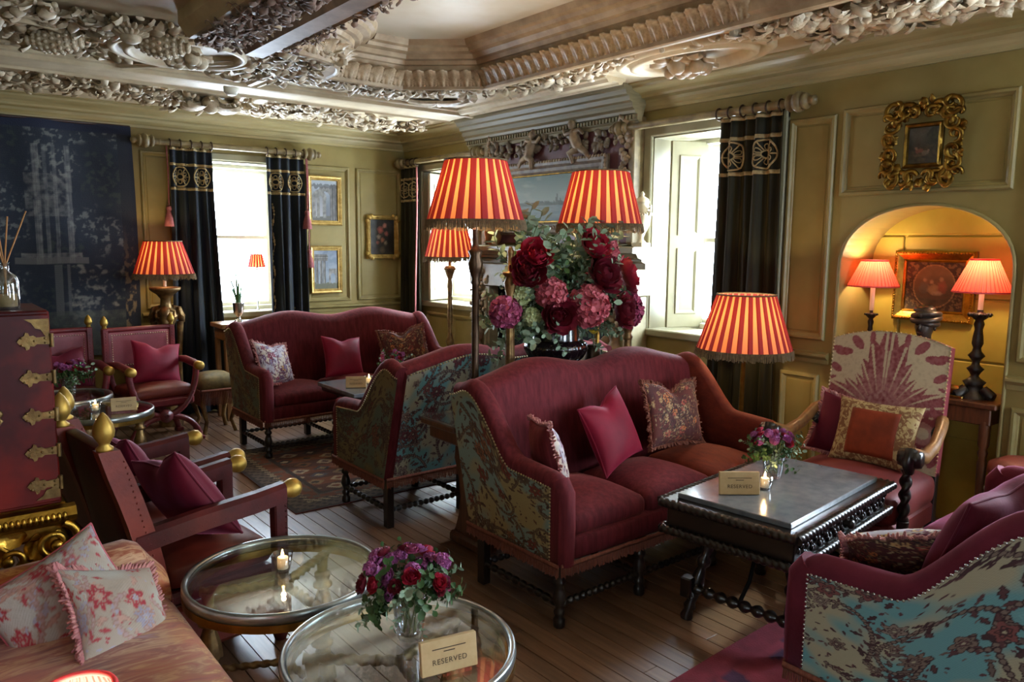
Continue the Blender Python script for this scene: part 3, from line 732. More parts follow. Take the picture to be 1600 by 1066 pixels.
for i in range(62): 
    y = lerp(FY0-.04, FY1+.26, i/61); m = None
    if i == 0: mm = MB(); mm.box((FX-.056, -.009, 2.49), (FX-.033, .009, 2.52), .002); d0 = mm.build('dentil', 'grey_wood', cor); d0.location.y = y
    else: link('dentil', d0.data, cor, (0, y, 0))
# mantel shelf, jambs and carved pilasters
m = MB(); MS = [(0, 1.42), (-.16, 1.42), (-.16, 1.46), (-.20, 1.475), (-.20, 1.49), (-.24, 1.50), (-.26, 1.53), (-.30, 1.535), (-.30, 1.57), (-.28, 1.58), (0, 1.58)]
m.loft([[(o, y, z) for o, z in MS] for y in (3.70, 5.86)], True, 0, False); P(m, 'mantel_shelf', 'mantel_stone')
m = MB(); m.box((-.22, 3.78, 1.22), (0, 5.78, 1.42), .006); P(m, 'mantel_frieze', 'mantel_stone')
for y in (3.93, 5.63):
    m = MB(); m.box((-.20, y-.13, 0), (0, y+.13, 1.22), .008); j = P(m, 'jamb', 'mantel_stone')
    m = MB(); frame_loop(m, (-.20, y, .68), EY, EZ, -EX, .20, .98, [(0, 0), (0, .012), (.02, .02), (.03, .004), (.03, 0)]); m.build('jamb_moulding', 'mantel_stone', j)
    m = MB(); q = random.Random(int(y*10))
    for k in range(44):
        z = q.uniform(.95, 1.36); m.sphere((-.215-q.uniform(0, .02), y+q.gauss(0, .045), z), q.uniform(.012, .03), 8, 5)
    for k in range(20):
        l = LMB[k % 8]; m.add(l.v, l.f, 0, True, Matrix.Translation((-.205, y+q.gauss(0, .03), q.uniform(.6, 1.2))) @ Euler((pi/2*0, pi/2, q.uniform(-.8, .8))).to_matrix().to_4x4() @ Matrix.Scale(.09, 4))
    m.lathe([(.02, .72), (.05, .76), (.06, .82), (.035, .88), (.045, .92), (.05, .93)], 14, T(-.215, y, 0)); m.sphere((-.235, y, .66), (.04, .055, .065), 12, 8)
    m.build('jamb_carving', 'carving', j)
m = MB(); m.box((-.10, 4.06, 0), (.0, 5.5, 1.22), 0); P(m, 'firebox', 'iron')
# putti frieze: garland with figures in relief
def putto(m, x, y, z, s, dr, q):
    c = lambda a, b, d: (x-.03-d*s, y+a*s*dr, z+b*s)
    m.sphere(c(0, .30, .06), .085*s, 10, 7); m.tube([c(0, .20, .03), c(-.05, .08, .05), c(-.12, -.06, .04), c(-.18, -.15, .02)], [.07*s, .10*s, .11*s, .10*s], 10)
    m.tube([c(.02, .16, .06), c(.16, .14, .08), c(.24, .24, .06)], [.045*s, .04*s, .028*s], 8); m.tube([c(-.06, .16, .06), c(-.2, .2, .06), c(-.28, .12, .05)], [.045*s, .04*s, .028*s], 8)
    m.tube([c(-.17, -.14, .04), c(.02, -.22, .1), c(-.04, -.40, .06)], [.085*s, .065*s, .035*s], 8); m.tube([c(-.2, -.14, .03), c(-.36, -.22, .06), c(-.46, -.34, .04)], [.08*s, .06*s, .03*s], 8)
    m.sphere(c(.02, .335, .035), .088*s, 8, 5)
q = random.Random(3); cx = FX
for (y, z, s, d) in ((4.98, 2.37, .40, -1), (4.50, 2.39, .42, 1)):
    m = MB(); putto(m, cx, y, z, s, d, q); P(m, 'carved_putto', 'carving')
m = MB()
for k in range(110):
    t = q.random(); y = lerp(4.02, 5.55, t); z = 2.405-.04*sin(t*pi*3)+q.gauss(0, .018)
    if 4.66 < y < 4.84 or .45 < t*0: z -= .02
    if q.random() < .5: m.sphere((cx-.025, y, z), q.uniform(.012, .026), 8, 5)
    else:
        l = LMB[k % 8]; m.add(l.v, l.f, 0, True, Matrix.Translation((cx-.012, y, z)) @ Euler((q.uniform(0, 6.28), 0, 0)).to_matrix().to_4x4() @ Euler((0, pi/2, 0)).to_matrix().to_4x4() @ Matrix.Scale(q.uniform(.06, .11), 4))
stuff(P(m, 'carved_garland', 'carving_grey'))
for y0, s in ((3.985, 1), (5.575, 1)):           # drops of fruit at either side of the painting
    m = MB()
    for k in range(46):
        t = k/45; w = .02+.035*abs(sin(t*9))
        z = lerp(2.42, 1.72, t)
        if k % 2: m.sphere((cx-.025, y0+q.uniform(-w, w), z), q.uniform(.014, .03), 8, 5)
        else:
            l = LMB[k % 8]; m.add(l.v, l.f, 0, True, Matrix.Translation((cx-.01, y0+q.uniform(-w, w), z)) @ Euler((q.uniform(2.2, 4.0), 0, 0)).to_matrix().to_4x4() @ Euler((0, pi/2, 0)).to_matrix().to_4x4() @ Matrix.Scale(q.uniform(.06, .10), 4))
    m.tube([(cx-.02, y0-.05, 2.47), (cx-.05, y0, 2.52), (cx-.02, y0+.05, 2.46), (cx-.04, y0, 2.42)], .02, 8); P(m, 'carved_drop', 'carving')

# ------------------------------------------------------------------ framed pictures
def ruin_arch(u, v):
    sky = mix((.10, .115, .14), (.26, .29, .31), sst(.2, 1, v)+.25*fbm(u*3, v*3)); c = sky
    def dist(a, b): return hypot((u-a), (v-b)*1.35)
    g = .16+.10*fbm(u*9, v*9, 3)
    if v < .12: c = (.07+.05*g, .07+.05*g, .06)
    for cx, w, top in ((.30, .26, .58), (.52, .40, .62)):
        inn = (abs(u-cx) < w*.5 and v < top-.05) or dist(cx, top-.05) < w*.5
        out = (abs(u-cx) < w*.5+.12 and v < top) or dist(cx, top-.02) < w*.5+.14
        if out and not inn and v > .08: c = (g, g*.95, g*.85)
        elif inn and v > .1 and cx < .4: c = mix((.30, .31, .32), (.10, .10, .11), v)
    if u > .70: c = (g*.8, g*.75, g*.66) if int(u*18) % 2 else (g*.35, g*.33, g*.3)
    if v > .80+.06*fbm(u*8, 1): c = mix(c, (.05, .05, .05), .75) if v < .9+.05*fbm(u*12, 2) else sky
    return c
def ruin_cols(u, v):
    sky = mix((.20, .24, .28), (.10, .13, .18), v); sky = mix(sky, (.36, .38, .40), max(0, .5*fbm(u*3, v*5, 4)+.15)); c = sky; g = .15+.1*fbm(u*11, v*9, 5)
    if v < .16+.04*fbm(u*6, 0): c = (.07+g*.2, .07+g*.2, .06)
    for x in (.14, .30, .44):
        if abs(u-x) < .055 and .14 < v < .74: c = mix((g*1.5, g*1.4, g*1.25), (.04, .04, .04), .5+.5*sin((u-x)*80))
    if .72 < v < .90 and .04 < u < .58+.05*fbm(v*20, 1): c = (g, g*.95, g*.85) if int(v*34) % 2 else (g*.5, g*.47, g*.42)
    if .62 < u < .94 and .14 < v < .52 and not (hypot(u-.78, (v-.32)*1.2) < .10 or (abs(u-.78) < .10 and v < .32)): c = (g*1.2, g*1.1, g)
    return c
def still_life(u, v):
    c = mix((.012, .012, .012), (.05, .045, .04), max(0, fbm(u*4, v*4)))
    for (x, y, r, k) in ((.42, .70, .13, (.45, .10, .08)), (.60, .82, .09, (.5, .2, .16)), (.66, .60, .09, (.42, .12, .10)), (.35, .50, .09, (.35, .30, .25)), (.5, .42, .09, (.4, .16, .1)), (.62, .34, .08, (.3, .26, .2)), (.3, .34, .07, (.35, .1, .08)), (.5, .14, .12, (.12, .09, .06))):
        d = hypot(u-x, (v-y)*1.2)+.03*fbm(u*20, v*20)
        if d < r: c = mix(k, (.02, .02, .02), d/r*.8)
    return c
def riverscape(u, v):
    c = mix((.17, .24, .22), (.20, .28, .25), u); cl = fbm(u*3.2, v*4, 9)
    if v > .42: c = mix((.33, .40, .36), (.16, .23, .21), (v-.42)/.5); c = mix(c, (.44, .47, .42), max(0, min(1, cl*1.6-.1))*.7)
    h = .42+.03*fbm(u*6, 0, 2)+(.05 if .38 < u < .48 and int(u*60) % 2 else 0)+(.10 if abs(u-.43) < .008 else 0)+.06*max(0, fbm(u*14, 3, 1))
    if .36 < v < h: c = mix((.10, .13, .12), (.19, .22, .19), fbm(u*20, v*20)*.5+.5)
    if v <= .36: c = mix((.30, .37, .36), (.14, .20, .20), .5+.5*fbm(u*5, v*22, 3)); c = mix(c, (.10, .14, .13), .6*sst(.75, 1, u)+.5*sst(.12, 0, v))
    if u > .93 and v > .6: c = mix(c, (.12, .13, .11), .6)
    return c
def medallion(u, v):
    # roundel with a seated group before a dim landscape, leafy corners
    c = mix((.030, .018, .010), (.06, .035, .018), .5+.5*fbm(u*8, v*8)); d = hypot((u-.5)*1.22, v-.5)
    if d < .42:
        c = mix((.07, .05, .025), (.17, .11, .05), sst(.2, .8, v)+.3*fbm(u*7, v*7, 2))
        for (x, y, a, b, k) in ((.36, .48, .09, .13, (.30, .09, .05)), (.38, .65, .035, .045, (.45, .28, .15)), (.52, .44, .11, .10, (.36, .26, .12)), (.54, .58, .035, .045, (.45, .29, .16)), (.67, .47, .09, .12, (.12, .12, .09)), (.66, .62, .033, .042, (.42, .27, .15)), (.50, .28, .26, .05, (.10, .06, .03)), (.44, .36, .10, .05, (.40, .32, .2))):
            e = ((u-x)/a)**2+((v-y)/b)**2+.5*fbm(u*18, v*18, x*9)
            if e < 1: c = mix(k, c, .3+.4*e)
    if abs(d-.43) < .012: c = (.30, .20, .08)
    if d > .47 and fbm(u*14, v*14, 6) > .12: c = (.16, .11, .045)
    return c
def small_scene(u, v):
    # dusky landscape with resting figures low on the right and a tree on the left
    c = mix((.030, .028, .018), (.075, .075, .06), sst(.45, .95, v)+.4*fbm(u*4, v*5)); t = fbm(u*9, v*9, 3)
    if v < .42+.08*sin(u*5)+.05*t: c = mix((.022, .02, .012), (.06, .048, .025), .5+t)
    if hypot((u-.2)*1.1, v-.74)+.12*t < .24: c = mix((.012, .015, .008), (.035, .04, .02), .5+t)
    for (x, y, a, b, k) in ((.62, .36, .13, .07, (.20, .07, .05)), (.73, .43, .045, .04, (.28, .19, .13)), (.44, .30, .12, .06, (.16, .14, .10)), (.34, .36, .04, .04, (.25, .17, .12)), (.60, .24, .2, .035, (.10, .07, .04))):
        if ((u-x)/a)**2+((v-y)/b)**2+.6*t < 1: c = mix(k, c, .3)
    return c
FR1 = [(0, 0), (0, .018), (.012, .03), (.024, .026), (.034, .016), (.042, .018), (.048, .010), (.048, .004)]
def picture(name, label, c, ex, en, w, h, prof, fmat, fn, nu=46, nv=60, scale=1, tilt=0, inner=None):
    root = thing(name, label, 'picture', c); ins = prof[-1][0]
    m = MB(); frame_loop(m, (0, 0, 0), ex, EZ, en, w, h, prof); fr = m.build('frame', fmat, root)
    if inner:
        m = MB(); frame_loop(m, (0, 0, 0), ex, EZ, en, w-2*ins+.004, h-2*ins+.004, [(0, 0), (0, .012), (.008, .012), (.012, .006), (.012, 0)]); m.build('slip', inner, fr)
    m = MB(); W, H = w-2*ins+.01, h-2*ins+.01
    painted(m, nu, nv, lambda u, v: tuple(ex*(u-.5)*W+EZ*(v-.5)*H+en*.005), fn); m.build('canvas', 'painted_canvas', root)
    return root, fr
def beads(fr, ex, en, w, h, ins, pr, r, mat, n='frame_carving', step=.018, wob=0):
    m = MB(); k = 0
    for s in (-1, 1):
        for a in range(int(w/step)): m.sphere(tuple(ex*(-w/2+ins+(a+.5)*(w-2*ins)/int(w/step))+EZ*s*(h/2-ins)+en*pr), r*(1+wob*sin(a*1.3)), 6, 4)
        for a in range(int(h/step)): m.sphere(tuple(ex*s*(w/2-ins)+EZ*(-h/2+ins+(a+.5)*(h-2*ins)/int(h/step))+en*pr), r*(1+wob*sin(a*1.3)), 6, 4)
    m.build(n, mat, fr)
for nm, lb, x, z, w, h, fn in (('ruin_picture', 'gold-framed grey picture of ruined arches, upper of the pair on the panel', 3.395, 2.005, .37, .49, ruin_arch), ('ruin_picture', 'gold-framed grey picture of ruined columns under blue sky, lower of the pair', 3.395, 1.315, .35, .48, ruin_cols)):
    r, f = picture(nm, lb, (x, YB-.03, z), EX, -EY, w, h, FR1, 'gilt_pale', fn); beads(f, EX, -EY, w, h, .03, .022, .006, 'gilt_pale')
r, f = picture('still_life_picture', 'small dark flower still life in a carved gold frame near the corner', (4.055, YB-.012, 1.65), EX, -EY, .38, .46, FR1, 'gilt_pale', still_life)
m = MB()
for sx in (-1, 1):
    for sz in (-1, 1):
        for a, b, rr in ((.16, .20, .03), (.185, .17, .022), (.13, .222, .022)): m.sphere((sx*a, -.022, sz*b), rr, 8, 5)
m.build('corner_carving', 'gilt_pale', f); beads(f, EX, -EY, .38, .46, .028, .024, .008, 'gilt_pale', wob=.3)
FR2 = [(0, 0), (0, .03), (.02, .05), (.04, .046), (.06, .03), (.085, .028), (.10, .018), (.105, .01)]
r, f = picture('river_painting', 'large pale river landscape painting in dark carved frame above the mantel', (XR+FX-.003, 4.80, 1.97), EY, -EX, 1.34, .60, FR2, 'carving_grey', riverscape, 90, 44, inner='gilt')
m = MB()
for s in (-1, 1):
    for i in range(42):
        l = LMB[i % 2]; m.add(l.v, l.f, 0, True, Matrix.Translation((-.035, -.64+i*1.28/41, s*.265)) @ Euler((pi/2+s*.5, 0, 0)).to_matrix().to_4x4() @ Euler((0, pi/2, 0)).to_matrix().to_4x4() @ Matrix.Scale(.05, 4))
    for i in range(18):
        l = LMB[i % 2]; m.add(l.v, l.f, 0, True, Matrix.Translation((-.035, s*.63, -.25+i*.50/17)) @ Euler((0 if s > 0 else pi, 0, 0)).to_matrix().to_4x4() @ Euler((0, pi/2, 0)).to_matrix().to_4x4() @ Matrix.Scale(.05, 4))
m.build('frame_carving', 'carving', f)
r, f = picture('niche_picture', 'dark painting of a figure medallion in a wide gold frame inside the niche', (NX-.016, 1.955, 1.37), EY, -EX, .45, .41, [(0, 0), (0, .025), (.01, .034), (.022, .03), (.05, .016), (.056, .02), (.064, .012), (.066, .005)], 'gilt_bright', medallion, 60, 56)
beads(f, EY, -EX, .45, .41, .012, .034, .007, 'gilt_bright', step=.016)
# rococo frame: pierced scrolls around a small painting
r, f = picture('rococo_picture', 'tiny dark painting in a pierced gold scrollwork frame high above the niche', (XR-.02, 1.895, 2.135), EY, -EX, .20, .235, [(0, 0), (0, .02), (.008, .03), (.02, .024), (.024, .008)], 'gilt', small_scene, 34, 40)
def scroll(m, cy, cz, r0, a0, turns, dr, r=.011, ce=.62):
    pts = []; rr = []; n = 22
    for i in range(n):
        t = i/(n-1); a = a0+dr*turns*2*pi*t; q = r0*(1-ce*t-.2*t*t); pts.append((-.03-.02*sin(t*pi), cy+q*cos(a), cz+q*sin(a))); rr.append(r*(1.25-.6*t)*(.6+.6*sin(pi*min(1, t*1.1+.12))))
    m.tube(pts, rr, 7, True, 0, None, False, 1.5); m.sphere(pts[-1], r*1.1, 8, 5)
for sy in (-1, 1):
    for sz in (-1, 1):
        for (cy, cz, r0, a0, tu, d) in ((.150, .180, .052, 2.6, 1.3, -1), (.160, .105, .045, 1.6, 1.2, 1), (.085, .178, .045, 2.9, 1.2, -1), (.165, .04, .04, 4.6, 1.1, 1), (.125, .15, .034, .5, 1.1, 1), (.045, .165, .035, .2, 1.1, 1), (.185, .15, .03, 3.6, 1.0, -1), (.135, .205, .03, 1.0, 1.0, 1)):
            m = MB(); scroll(m, sy*cy, sz*cz, r0, a0 if sy*sz > 0 else pi-a0, tu, d*sy*sz, .0075); m.build('scroll', 'gilt', f)
m = MB(); q = random.Random(12)
for k in range(90):
    a = q.uniform(0, 6.28); e = q.uniform(.88, 1.18); l = LMB[k % 8]
    m.add(l.v, l.f, 0, True, Matrix.Translation((-.02-q.uniform(0, .02), .155*e*cos(a), .18*e*sin(a))) @ Euler((a+q.uniform(-1, 1), 0, 0)).to_matrix().to_4x4() @ Euler((0, pi/2, 0)).to_matrix().to_4x4() @ Matrix.Scale(q.uniform(.04, .065), 4))
m.build('frame_leaves', 'gilt', f)

# ------------------------------------------------------------------ tapestry
def tap(u, v):
    # dark woodland verdure with a small columned garden pavilion
    n = fbm(u*6, v*6, 1, 3); f = fbm(u*46, v*42, 7, 4); g = fbm(u*110, v*100, 3, 2); st = .92+.08*sin(v*900)
    c = mix((.007, .010, .018), (.018, .024, .032), .5+.6*n)
    lf = sst(-.05, .35, n)*sst(.10, .42, f+.35*g); c = mix(c, (.12, .125, .105), lf*.8*(.5+.5*sst(.15, .5, v)))
    c = mix(c, (.03, .045, .03), .5*sst(.1, .4, -n)*sst(.0, .4, f))
    if .40 < v < .90:
        for x, w, b in ((.695, .010, .8), (.722, .006, .5), (.75, .006, .5), (.79, .009, .65)):
            if abs(u-x-.01*(v-.6)) < w: c = mix(c, (.17, .17, .15), b*(.55+.45*abs(sin((u-x)*900)))*(.7+.5*f))
        if .60 < v < .78 and .66 < u < .79: c = mix(c, (.16, .155, .13), .45*max(0, min(1, .6+1.2*f)))
    if abs(v-.415) < .012 and .62 < u < .84: c = mix(c, (.11, .105, .09), .7)
    if abs(v-.44) < .010 and .64 < u < .82: c = mix(c, (.15, .14, .12), .5+.5*f)
    if .18 < v < .40 and (abs(u-.745) < .012 or abs(u-.775) < .005): c = mix(c, (.09, .09, .08), .6)
    if .16 < v < .40 and u > .78: c = mix(c, (.15, .14, .11), max(0, min(.8, 1.6*f+.9*n)))
    if v < .20: c = mix(c, (.05, .055, .04), .55+.4*f)
    if u > .952: c = mix((.010, .012, .018), (.14, .10, .05), sst(.05, .30, fbm(u*60, v*26, 5))*sst(.60, .25, v)) if u < .988 else (.008, .010, .018)
    if v > .965: c = (.010, .014, .03)
    return (c[0]*st*1.25, c[1]*st*1.3, c[2]*st*1.45)
tp = thing('tapestry', 'large dark blue woodland tapestry with columned pavilion hanging on the back wall', 'tapestry', (0, YB, 0))
m = MB(); X0, X1, Z0, Z1 = -.75, 1.635, .62, 2.553
def tf(u, v): return (lerp(X0, X1, u)+.015*sin(v*3)*u, -.022-.010*sin(u*26+v*2)-.006*sin(u*9), lerp(Z0, Z1, v)-.012*sin(u*30)*(1-v)*.5)
painted(m, 420, 260, tf, tap); tc = m.build('tapestry_cloth', 'woven', tp)
m = MB(); m.tube([(X0, -.018, Z1), (X1, -.018, Z1)], .012, 8); m.build('tapestry_batten', 'dark_oak', tp)

# ------------------------------------------------------------------ curtains
def curtain(label, origin, rz, w, z0, z1, n, amp, mat, bandz=(2.02, 2.24), flip=False, group=None, edge=None, spread=.25, seed=0):
    # local x along the wall, -y into the room
    rt = thing('curtain', label, 'curtain', origin, rz, group); q = random.Random(seed); ph = [q.uniform(-.25, .25) for _ in range(n*2+2)]
    def S(u, v, off=0):
        k = u*n*2*pi; i = min(n*2, int(u*n*2)); A = amp*(.45+.55*(1-v)**.6*1.0)
        y = -A*sin(k+ph[i]*.0)*.5-.35*A*sin(k*.5+seed)-.02*sin(k*2+v*3)*(1-v)
        x = (u-.5)*w*(1+spread*(1-v)**1.5)+.02*(1-v)*sin(k*.7+seed)
        return (x, y-.095-off, lerp(z0, z1, v))
    m = MB(); m.grid(lambda u, v: S(u, v), n*14, 30); cl = m.build('curtain_cloth', mat, rt)
    so = cl.modifiers.new('thick', 'SOLIDIFY'); so.thickness = .006
    H = z1-z0; vz = lambda z: (z-z0)/H
    for z in (bandz[0], bandz[1], z1-.015):          # gold bands
        m = MB(); m.grid(lambda u, v: S(u, vz(z-.012+v*.024), .006), n*14, 2); o = m.build('embroidered_band', 'embroidery', rt); so = o.modifiers.new('thick', 'SOLIDIFY'); so.thickness = .003
    zc = (bandz[0]+bandz[1])/2; R = (bandz[1]-bandz[0])*.40; k = max(2, int(w*1.1/(2*R+.02)))
    for i in range(k):                                # wheel medallions between the bands
        u0 = (i+.5)/k; du = R/(w*1.12); m = MB()
        pt = lambda a, r: S(min(.999, max(.001, u0+du*r*cos(a))), vz(zc+R*r*sin(a)), .008)
        m.tube([pt(2*pi*j/28, 1) for j in range(28)], .0065, 5, False, 0, None, True); m.tube([pt(2*pi*j/18, .28) for j in range(18)], .006, 5, False, 0, None, True)
        for s in range(6): m.tube([pt(pi*s/3, r) for r in (.28, .5, .75, 1)], .005, 5)
        for s in range(6):
            l = [pt(pi*s/3+pi/6+.28*sin(j*2*pi/10), .5+.22*cos(j*2*pi/10)) for j in range(10)]; m.tube(l, .004, 4, False, 0, None, True)
        m.build('medallion', 'embroidery', rt)
    if edge is not None:                              # embroidered flower trail down one edge
        m = MB(); q2 = random.Random(seed+5)
        for i in range(60):
            v = i/60*.80+.02; u = edge+.018*sin(i*.7)
            if q2.random() < .75:
                p = S(u, v, .008); s = q2.uniform(.008, .02); m.sphere(p, (s, .005, s*1.2), 7, 4)
            if i: m.tube([S(edge+.018*sin((i-1)*.7), (i-1)/60*.80+.02, .007), S(u, v, .007)], .003, 4)
        m.build('flower_trail', 'embroidery', rt)
    for i in range(n+1):                              # rings
        u = min(.99, max(.01, i/n)); p = S(u, 1); m = MB() if i == 0 else None
        if i == 0:
            m.tube([(0, .036*cos(2*pi*j/16), .036*sin(2*pi*j/16)) for j in range(16)], .006, 6, False, 0, None, True); r0 = m.build('curtain_ring', 'bronze', rt, (p[0], -.115, z1+.026))
        else: link('curtain_ring', r0.data, rt, (p[0], -.115, z1+.026))
    return rt, S
def rod(label, a, b, out):
    a, b = Vector(a), Vector(b); rt = thing('curtain_pole', label, 'curtain pole', a); d = b-a; L = d.length; e = d.normalized()
    m = MB(); m.tube([(0, 0, 0), tuple(d)], .026, 14); m.build('pole', 'rod_wood', rt)
    pf = [(.022, 0), (.034, .005), (.042, .02), (.034, .035), (.026, .04), (.040, .05), (.050, .07), (.046, .09), (.034, .10), (.030, .105), (.040, .115), (.036, .13), (.02, .14), (.016, .15), (.024, .16), (.022, .178), (.006, .19)]
    for p, s in ((Vector((0, 0, 0)), -1), (d, 1)):
        m = MB(); mx = (e*s).to_track_quat('Z', 'Y').to_matrix().to_4x4(); mx.translation = p; m.lathe([(a*1.25, z) for a, z in pf], 16, mx); m.build('finial', 'rod_wood', rt)
    for t in (.03, .97):
        m = MB(); p = d*t; m.tube([tuple(p), tuple(p+Vector(out)*.115)], .012, 8); m.sphere(tuple(p), (.028, .028, .028), 10, 6); m.build('bracket', 'rod_wood', rt)
ZR = 2.44
rod('moulded wooden curtain pole above the back wall window', (1.80, YB-.115, ZR), (3.14, YB-.115, ZR), (0, 1, 0))
rod('wooden curtain pole above the corner window beside the fireplace', (XR-.115, 5.88, ZR-.02), (XR-.115, 7.10, ZR-.02), (1, 0, 0))
rod('wooden curtain pole above the shuttered window right of the fireplace', (XR-.115, 2.66, ZR), (XR-.115, 3.94, ZR), (1, 0, 0))
curtain('dark blue curtain left of the back wall window', (2.10, YB, 0), 0, .36, .02, ZR-.03, 4, .075, 'curtain_navy', (2.05, 2.26), seed=1, spread=.5)
curtain('dark curtain with gold flower trail right of the back wall window', (2.965, YB, 0), 0, .37, .02, ZR-.03, 4, .075, 'curtain_navy', (2.05, 2.26), seed=2, edge=.2, spread=.05)
curtain('dark embroidered curtain in the corner left of the corner window', (XR, 7.03, 0), -pi/2, .34, .02, ZR-.05, 4, .07, 'curtain_velvet', (2.03, 2.25), seed=3, spread=.1)
curtain('black-green curtain with gold wheel band right of the shuttered window', (XR, 2.925, 0), -pi/2, .46, .02, ZR-.03, 5, .075, 'curtain_velvet', (2.05, 2.27), seed=4, spread=.12)
m = MB(); m.grid(lambda u, v: (XR-.15-.02*sin(v*5)-.03*u, 6.84-.035*u-.03*(1-v), lerp(.03, 2.36, v)), 3, 20); m.c = None
lo = m.build('curtain_lining', 'curtain_lining'); so = lo.modifiers.new('thick', 'SOLIDIFY'); so.thickness = .012; tag(lo, 'narrow red braided curtain edge hanging at the corner window', 'curtain')
def tassel(label, p, L, grp):
    rt = thing('tassel', label, 'tassel', p)
    m = MB(); m.tube([(0, 0, 0), (.006, 0, -L*.5), (0, 0, -L)], .006, 6); m.build('cord', 'tassel', rt)
    m = MB(); m.lathe([(.006, 0), (.022, -.01), (.026, -.03), (.018, -.05), (.024, -.06)], 12, T(0, 0, -L)); m.build('tassel_head', 'tassel', rt)
    m = MB(); m.lathe([(.020, -.055), (.034, -.11), (.042, -.18), (.04, -.182), (.0, -.182)], 26, T(0, 0, -L), flute=(13, .09)); m.build('tassel_skirt', 'tassel', rt)
tassel('pale red tassel hanging on a long cord left of the navy curtain', (1.90, YB-.10, ZR-.02), .52, None)
tassel('shorter red tassel on the right side of the back window', (3.17, YB-.12, ZR-.02), .52, None)
tassel('red tassel hanging lowest on the right side of the back window', (3.20, YB-.08, ZR-.02), .90, None)

# ------------------------------------------------------------------ rugs
def kilim(u, v):
    ed = min(u*2.16, (1-u)*2.16, v*1.56, (1-v)*1.56); n = fbm(u*40, v*40, 3, 2); dk = (.035, .024, .022); rs = (.15, .048, .022); cr = (.30, .23, .14); gr = (.10, .072, .052)
    if ed < .03: c = dk
    elif ed < .13: c = gr if (int(u*78)+int(v*56)) % 3 else dk
    elif ed < .17: c = cr if int((u*2.16+v*1.56)*34) % 2 else dk
    elif ed < .26: c = rs if (int(u*44) ^ int(v*32)) % 3 else gr
    elif ed < .285: c = dk
    else:
        k = int(v*11); fu = (u*13+.5*(k % 2)) % 1; fv = (v*11) % 1; d = abs(fu-.5)+abs(fv-.5); h = (int(u*13+.5*(k % 2))*7+k*5) % 6
        c = rs if (k % 2) else (.075, .03, .022)
        if d < .42: c = (cr, dk, (.16, .07, .03), cr, (.06, .06, .07), (.2, .13, .06))[h]
        if d < .20: c = (rs, cr, dk, (.07, .03, .03), cr, dk)[h]
    return mix(c, (c[0]*1.6, c[1]*1.6, c[2]*1.6), n*.6+.2)
def redrug(u, v):
    ed = min(u*2, (1-u)*2, v*2, (1-v)*2); n = fbm(u*30, v*30, 8, 3); c = (.24, .03, .045)
    if ed < .10: c = (.20, .024, .04)
    elif ed < .28: c = (.07, .025, .06) if fbm(u*16, v*16, 2, 2) > .05 else (.26, .035, .055)
    else: c = (.09, .03, .08) if fbm(u*11, v*13, 5, 2) > .2 else c
    return mix(c, (c[0]*1.7, c[1]*1.7, c[2]*1.7), n*.6+.2)
def rug(label, cx, cy, w, d, fn, rz=0, nu=150, nv=120):
    rt = thing('rug', label, 'rug', (cx, cy, 0), rz); m = MB()
    painted(m, nu, nv, lambda u, v: ((u-.5)*w, (v-.5)*d, .008+.0015*sin(u*21)*sin(v*17)), fn); m.build('rug_pile', 'woven', rt)
    m = MB(); m.box((-w/2, -d/2, .0005), (w/2, d/2, .006), .002); m.build('rug_backing', 'tassel', rt)
rug('patterned brown and grey kilim rug under the far facing sofas', 2.83, 4.93, 2.16, 1.56, kilim, -.03, 190, 140)
rug('deep red patterned rug under the low table and near right sofa', 3.02, .55, 2.0, 2.34, redrug, .04, 120, 120)

# ------------------------------------------------------------------ sofas
FRINGE = {}
def fringe_strip(m, a, b, z1, z0, step=.007):
    # hanging threads between plan points a and b
    a, b = Vector((*a, 0)), Vector((*b, 0)); L = (b-a).length; n = int(L/step); e = (b-a)/n; q = random.Random(5); s = Vector((e.y, -e.x, 0)).normalized()
    m.loft([[tuple(p+s*.004+EZ*z1), tuple(p+s*.008+EZ*(z1-.012)), tuple(p+s*.004+EZ*(z1-.022)), tuple(p+EZ*(z1-.01))] for p in (a, b)], True)
    for i in range(n):
        p = a+e*(i+.5); zz = z0+q.uniform(0, .012); h = e*.42; o = s*q.uniform(.0, .004)
        m.add([tuple(p-h+EZ*(z1-.015)), tuple(p+h+EZ*(z1-.015)), tuple(p+h*.7+o+EZ*zz), tuple(p-h*.7+o+EZ*zz), tuple(p+s*.004+EZ*(z1-.015)), tuple(p+s*.005+o+EZ*zz)], [(0, 1, 2, 3), (1, 4, 5, 2), (4, 0, 3, 5)])
LEG = [(.021, 0), (.026, .02), (.026, .12), (.017, .16), (.024, .20), (.024, .24), (.016, .28), (.020, .33), (.030, .42), (.024, .52), (.016, .60), (.026, .64), (.026, .68), (.017, .72), (.024, .78), (.026, 1)]
def strprof(n=9, a=.011, b=.02):
    p = [(a, 0)]
    for i in range(n):
        for k in range(5): p.append((a+(b-a)*sin(pi*k/4)**.8, (i+.06+.88*k/4)/n))
    return p+[(a, 1)]
